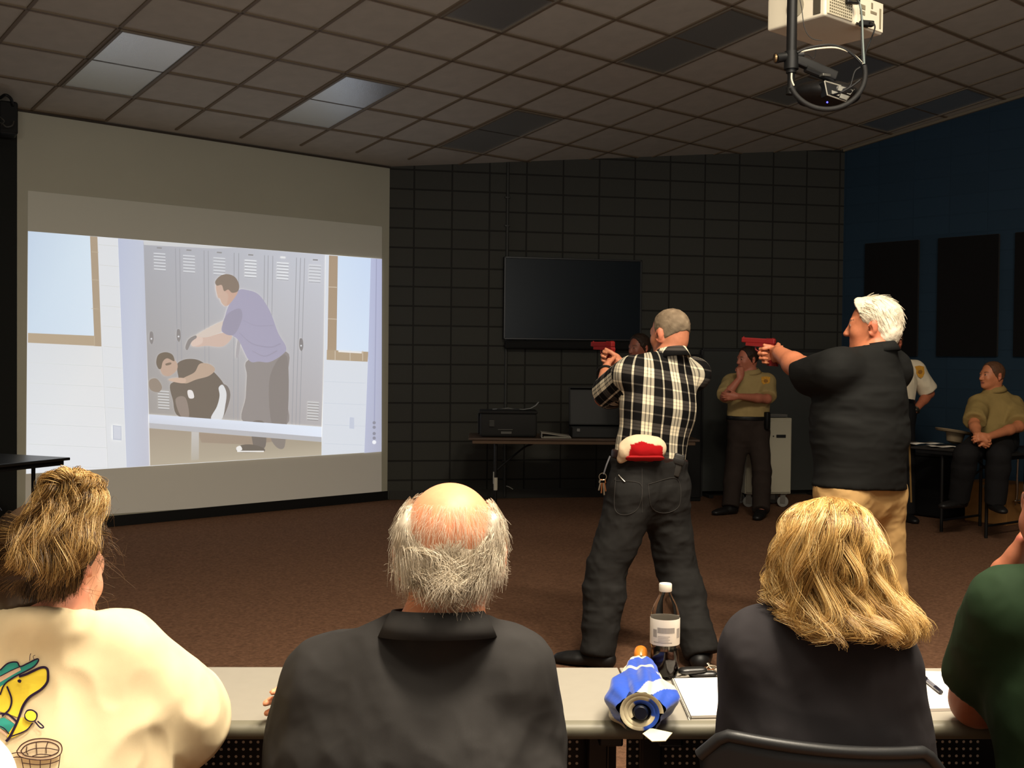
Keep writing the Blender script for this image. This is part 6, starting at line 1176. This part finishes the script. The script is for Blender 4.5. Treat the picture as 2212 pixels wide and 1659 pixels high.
# print on the back of the sweatshirt
class Decal:
    def __init__(s, o): s.T = bvh(o); s.v = []; s.f = []; s.c = []; s.k = 0
    def poly(s, pts, col):
        s.k += 1; bm = bmesh.new(); vs = [bm.verts.new((x, y, 0)) for x, y in pts]
        for t in geometry.tessellate_polygon([[Vector((x, y, 0)) for x, y in pts]]):
            try: bm.faces.new([vs[i] for i in t])
            except ValueError: pass
        for _ in range(6):
            E_ = [e for e in bm.edges if e.calc_length() > 7]
            if not E_: break
            bmesh.ops.subdivide_edges(bm, edges=E_, cuts=1, use_grid_fill=False); bmesh.ops.triangulate(bm, faces=bm.faces)
        bm.verts.index_update(); n0 = len(s.v); ok = {}
        for q in bm.verts:
            d = unit(ray(q.co.x, q.co.y)); h = s.T.ray_cast(Vector(CAM), Vector(d))
            ok[q.index] = h[0] is not None; s.v.append(V(*h[0])-d*(.0012+.00035*s.k) if h[0] is not None else W(q.co.x, q.co.y, 2.0))
        s.f += [[q.index+n0 for q in p_.verts] for p_ in bm.faces if all(ok[q.index] for q in p_.verts)]; s.c += [lin(col)[:3]]*len(bm.verts); bm.free()
    def curve(s, pts, w, col, closed=False):
        P_ = [(x, y, 0) for x, y in pts]; P_ = catmull(P_+([P_[0]] if closed else []), 5*len(pts))[:, :2]; T_ = np.gradient(P_, axis=0); T_ /= np.linalg.norm(T_, axis=1)[:, None]; N_ = np.stack([-T_[:, 1], T_[:, 0]], 1)*w/2; s.poly([tuple(p) for p in P_+N_]+[tuple(p) for p in (P_-N_)[::-1]], col)
    def blob(s, pts, col): s.poly([tuple(p) for p in catmull([(x, y, 0) for x, y in pts+[pts[0]]], 5*len(pts))[:-1, :2]], col)
D = Decal(gl['shirt']); q3 = lambda L_: [(x/2.34, 950+y/2.34) for x, y in L_]; q6 = lambda L_: [(x/6.9125, 1450+y/6.9125) for x, y in L_]
INK, YEL, TEAL, PINK = (44, 30, 56), (255, 228, 74), (58, 160, 148), (232, 196, 168)
D.poly(q3([(-40, 1215), (0, 1165), (40, 1130), (85, 1124), (102, 1146), (140, 1130), (186, 1108), (194, 1118), (172, 1146), (130, 1170), (70, 1200), (22, 1238), (0, 1290), (-40, 1330)]), TEAL)
D.poly(q3([(-30, 1215), (0, 1196), (60, 1165), (100, 1148), (106, 1164), (60, 1190), (0, 1226), (-30, 1240)]), PINK)
D.blob(q3([(96, 1196), (135, 1184), (205, 1152), (238, 1158), (243, 1200), (236, 1230), (205, 1264), (150, 1300), (118, 1342), (96, 1398), (60, 1392), (0, 1372), (-40, 1340), (-30, 1280), (20, 1236)]), YEL)
D.blob(q6([(250, 700), (420, 690), (480, 800), (330, 920), (150, 1000), (110, 940), (230, 780)]), YEL); D.poly(q6([(-60, 720), (60, 690), (225, 790), (130, 915), (0, 840), (-60, 850)]), TEAL); D.poly(q6([(80, 660), (110, 660), (235, 760), (225, 795)]), PINK); D.poly(q6([(-40, 850), (0, 850), (120, 945), (100, 970), (0, 905), (-40, 900)]), PINK)
for pts, w_ in [([(96, 1196), (135, 1184), (205, 1152), (238, 1158), (243, 1200), (236, 1230), (205, 1264), (150, 1300), (118, 1342), (100, 1390), (85, 1430), (50, 1500), (30, 1525)], 5.5), ([(0, 1165), (40, 1130), (85, 1124), (102, 1146), (140, 1130), (186, 1108), (194, 1118), (172, 1146), (130, 1170), (70, 1200), (22, 1238), (0, 1290)], 3.2), ([(0, 1196), (60, 1165), (100, 1148)], 2), ([(35, 1246), (58, 1310), (48, 1360), (10, 1398)], 4), ([(0, 1385), (40, 1388), (85, 1425)], 4.5), ([(165, 1432), (130, 1470), (50, 1502)], 3), ([(150, 1118), (152, 1090), (156, 1080)], 1.4), ([(172, 1110), (168, 1095), (178, 1088)], 1.2), ([(0, 1448), (22, 1460), (46, 1488)], 2.5)]: D.curve(q3(pts), w_, INK)
D.blob(q3([(98, 1210), (108, 1216), (104, 1228), (92, 1226), (88, 1216)]), INK); D.curve(q6([(520, 750), (600, 840), (650, 830), (560, 745)]), 3.2, INK); D.blob(q6([(360, 650), (400, 580), (480, 570), (555, 620), (560, 690), (520, 750), (430, 750), (370, 710)]), INK); D.blob(q6([(375, 650), (410, 600), (475, 592), (530, 630), (538, 690), (505, 735), (440, 735), (390, 700)]), YEL)
D.blob(q6([(250, 1190), (330, 1090), (480, 1020), (680, 1005), (860, 1050), (925, 1130), (900, 1240), (760, 1310), (560, 1325), (380, 1300), (280, 1260)]), (226, 196, 164)); D.blob(q6([(310, 1190), (380, 1110), (520, 1060), (700, 1050), (830, 1090), (880, 1150), (850, 1220), (700, 1275), (520, 1280), (370, 1255)]), (206, 184, 152))
for pts in [[(250, 1190), (330, 1090), (480, 1020), (680, 1005), (860, 1050), (925, 1130), (900, 1240), (760, 1310), (560, 1325), (380, 1300), (280, 1260)], [(310, 1190), (380, 1110), (520, 1060), (700, 1050), (830, 1090), (880, 1150), (850, 1220), (700, 1275), (520, 1280), (370, 1255)]]: D.curve(q6(pts), 2.2, (66, 44, 40), True)
for pts in [[(175, 1230), (250, 1215), (320, 1220)], [(175, 1290), (260, 1280), (330, 1290)], [(400, 1120), (395, 1200), (420, 1250)], [(540, 1062), (545, 1160), (550, 1240)], [(720, 1052), (690, 1130), (690, 1230)], [(330, 1230), (500, 1160), (700, 1150), (870, 1180)], [(480, 1270), (600, 1240), (780, 1255)], [(320, 1300), (350, 1450), (370, 1520)], [(440, 1320), (455, 1450)], [(600, 1330), (600, 1450)], [(760, 1320), (745, 1450)], [(900, 1240), (880, 1400), (860, 1500)], [(335, 1370), (560, 1395), (760, 1375), (885, 1330)]]: D.curve(q6(pts), 2.0, (66, 44, 40))
mk('printed_picture', D.v, D.f, mat('shirt_print', rough=.8, spec=.15, vcol=True), gl['shirt'], True, col=np.array(D.c), label='printed dog in a teal hat above a round net')

# ------------------------------------------------------------------ man in dark green
J = dict(base=V(1.2, 2.15, 0), head=W(2320, 1112, 2.12), hR=facing((-.25, .97), .05), neck=W(2330, 1262, 2.10), shL=W(2186, 1318, 2.10), shR=W(2520, 1320, 2.1), elL=W(2112, 1512, 2.26), elR=W(2520, 1520, 2.2), wrL=W(2176, 1240, 2.33), wrR=W(2400, 1530, 2.42), waist=W(2372, 1720, 2.08), hem=W(2330, 1850, 2.08), hipL=W(2310, 1900, 2.1), hipR=W(2400, 1900, 2.1), knL=W(2270, 1820, 2.48), knR=W(2420, 1820, 2.48), anL=V(1.05, 2.42, .085), anR=V(1.22, 2.42, .085), toeL=(0, 1), toeR=(0, 1))
J['handL'] = (V(.32, -.10, .9), V(.5, -.3, .0), 1, dict(curl=(1.0, 1.1, 1.1, 1.1), thumb=(.8, .5, .3))); J['handR'] = (V(-.8, .3, 0), V(0, 0, -1), 1, dict(curl=(.5, .5, .5, .5)))
P = dict(h=.006, hb=.0055, skin=(150, 92, 66), shirt=cloth('dark_green_cotton', (30, 46, 28), .85, 1400, .12), cw=.165, ww=.14, hw=.15, dp=.68, hr=.1, delt=.052, folds=[(.009, (6, 6, 4), 61), (.004, (14, 14, 9), 66)], sleeve=.70, sr=(.064, .070), ar=(.055, .053, .036), nr=.06, hs=1.05, trousers=M_blk, shoes=MATS['black_shoe_leather'], nk=.03)
gm = person('man in dark green t-shirt cut off by the right edge, elbow on the table', J, P); hair_cap(gm['root'], J['head'], J['hR'], 1.05, M_dk, .010, h=.007)
# ------------------------------------------------------------------ white sleeve at the bottom left
J = dict(base=V(-.95, 1.55, 0), head=W(-330, 1330, 1.6), hR=facing((.1, 1), .1), neck=W(-320, 1510, 1.58), shL=W(-560, 1690, 1.58), shR=W(-92, 1700, 1.58), elL=W(-580, 1900, 1.7), elR=W(-80, 1900, 1.66), wrL=W(-450, 1850, 1.8), wrR=W(-160, 1850, 1.8), waist=W(-320, 2000, 1.58), hipL=V(-1.08, 1.62, .5), hipR=V(-.92, 1.62, .5), knL=V(-1.15, 1.9, .5), knR=V(-1.0, 1.9, .5), anL=V(-1.15, 1.85, .085), anR=V(-1.0, 1.85, .085), toeL=(0, 1), toeR=(0, 1))
J['handL'] = (V(.8, .3, 0), V(0, 0, -1), -1, relaxed()); J['handR'] = (V(-.8, .3, 0), V(0, 0, -1), 1, relaxed())
P = dict(h=.009, hb=.008, skin=(214, 156, 126), shirt=cloth('white_cotton', (238, 234, 226), .85), cw=.18, ww=.17, hw=.17, dp=.68, folds=[(.006, (7, 7, 5), 71)], sleeve=.9, sr=(.066, .066), trousers=M_blk, shoes=MATS['black_shoe_leather'])
ws = person('person in white whose shirt sleeve shows in the bottom left corner', J, P); hair_cap(ws['root'], J['head'], J['hR'], 1, M_dk, .010, h=.009)
# ------------------------------------------------------------------ light
def area(name, p, size, power, col, aim=None, spread=180):
    l = bpy.data.lights.new(name, 'AREA'); l.shape = 'RECTANGLE'; l.size, l.size_y = size; l.energy = power; l.color = col; l.spread = math.radians(spread)
    o = bpy.data.objects.new(name, l); COL.objects.link(o); o.location = tuple(p)
    d = Vector(tuple((V(*aim)-p) if aim is not None else -LN)); o.rotation_euler = d.to_track_quat('-Z', 'Y').to_euler(); return o
WARM = (1.0, .88, .70)
for nm, a, b, pw in LAMPS:
    p = lat(a+.5, b+1)-LN*.06; area(nm, p, (.58, 1.18), pw, WARM)
w = bpy.data.worlds.new('world'); SC.world = w; w.use_nodes = True
w.node_tree.nodes['Background'].inputs[0].default_value = (1.0, .90, .76, 1); w.node_tree.nodes['Background'].inputs[1].default_value = AMBIENT
SC.cycles.use_denoising = True; SC.cycles.max_bounces = 8; SC.cycles.diffuse_bounces = 4; SC.cycles.sample_clamp_indirect = 4.0
area('added_bounce_fill', V(1.8, -1.2, 2.1), (6, 1.8), BOUNCE_FILL, (.96, .94, .88), aim=(1.8, -.6, 5))  # added upward fill, stands in for bounce from the lit rear of the room
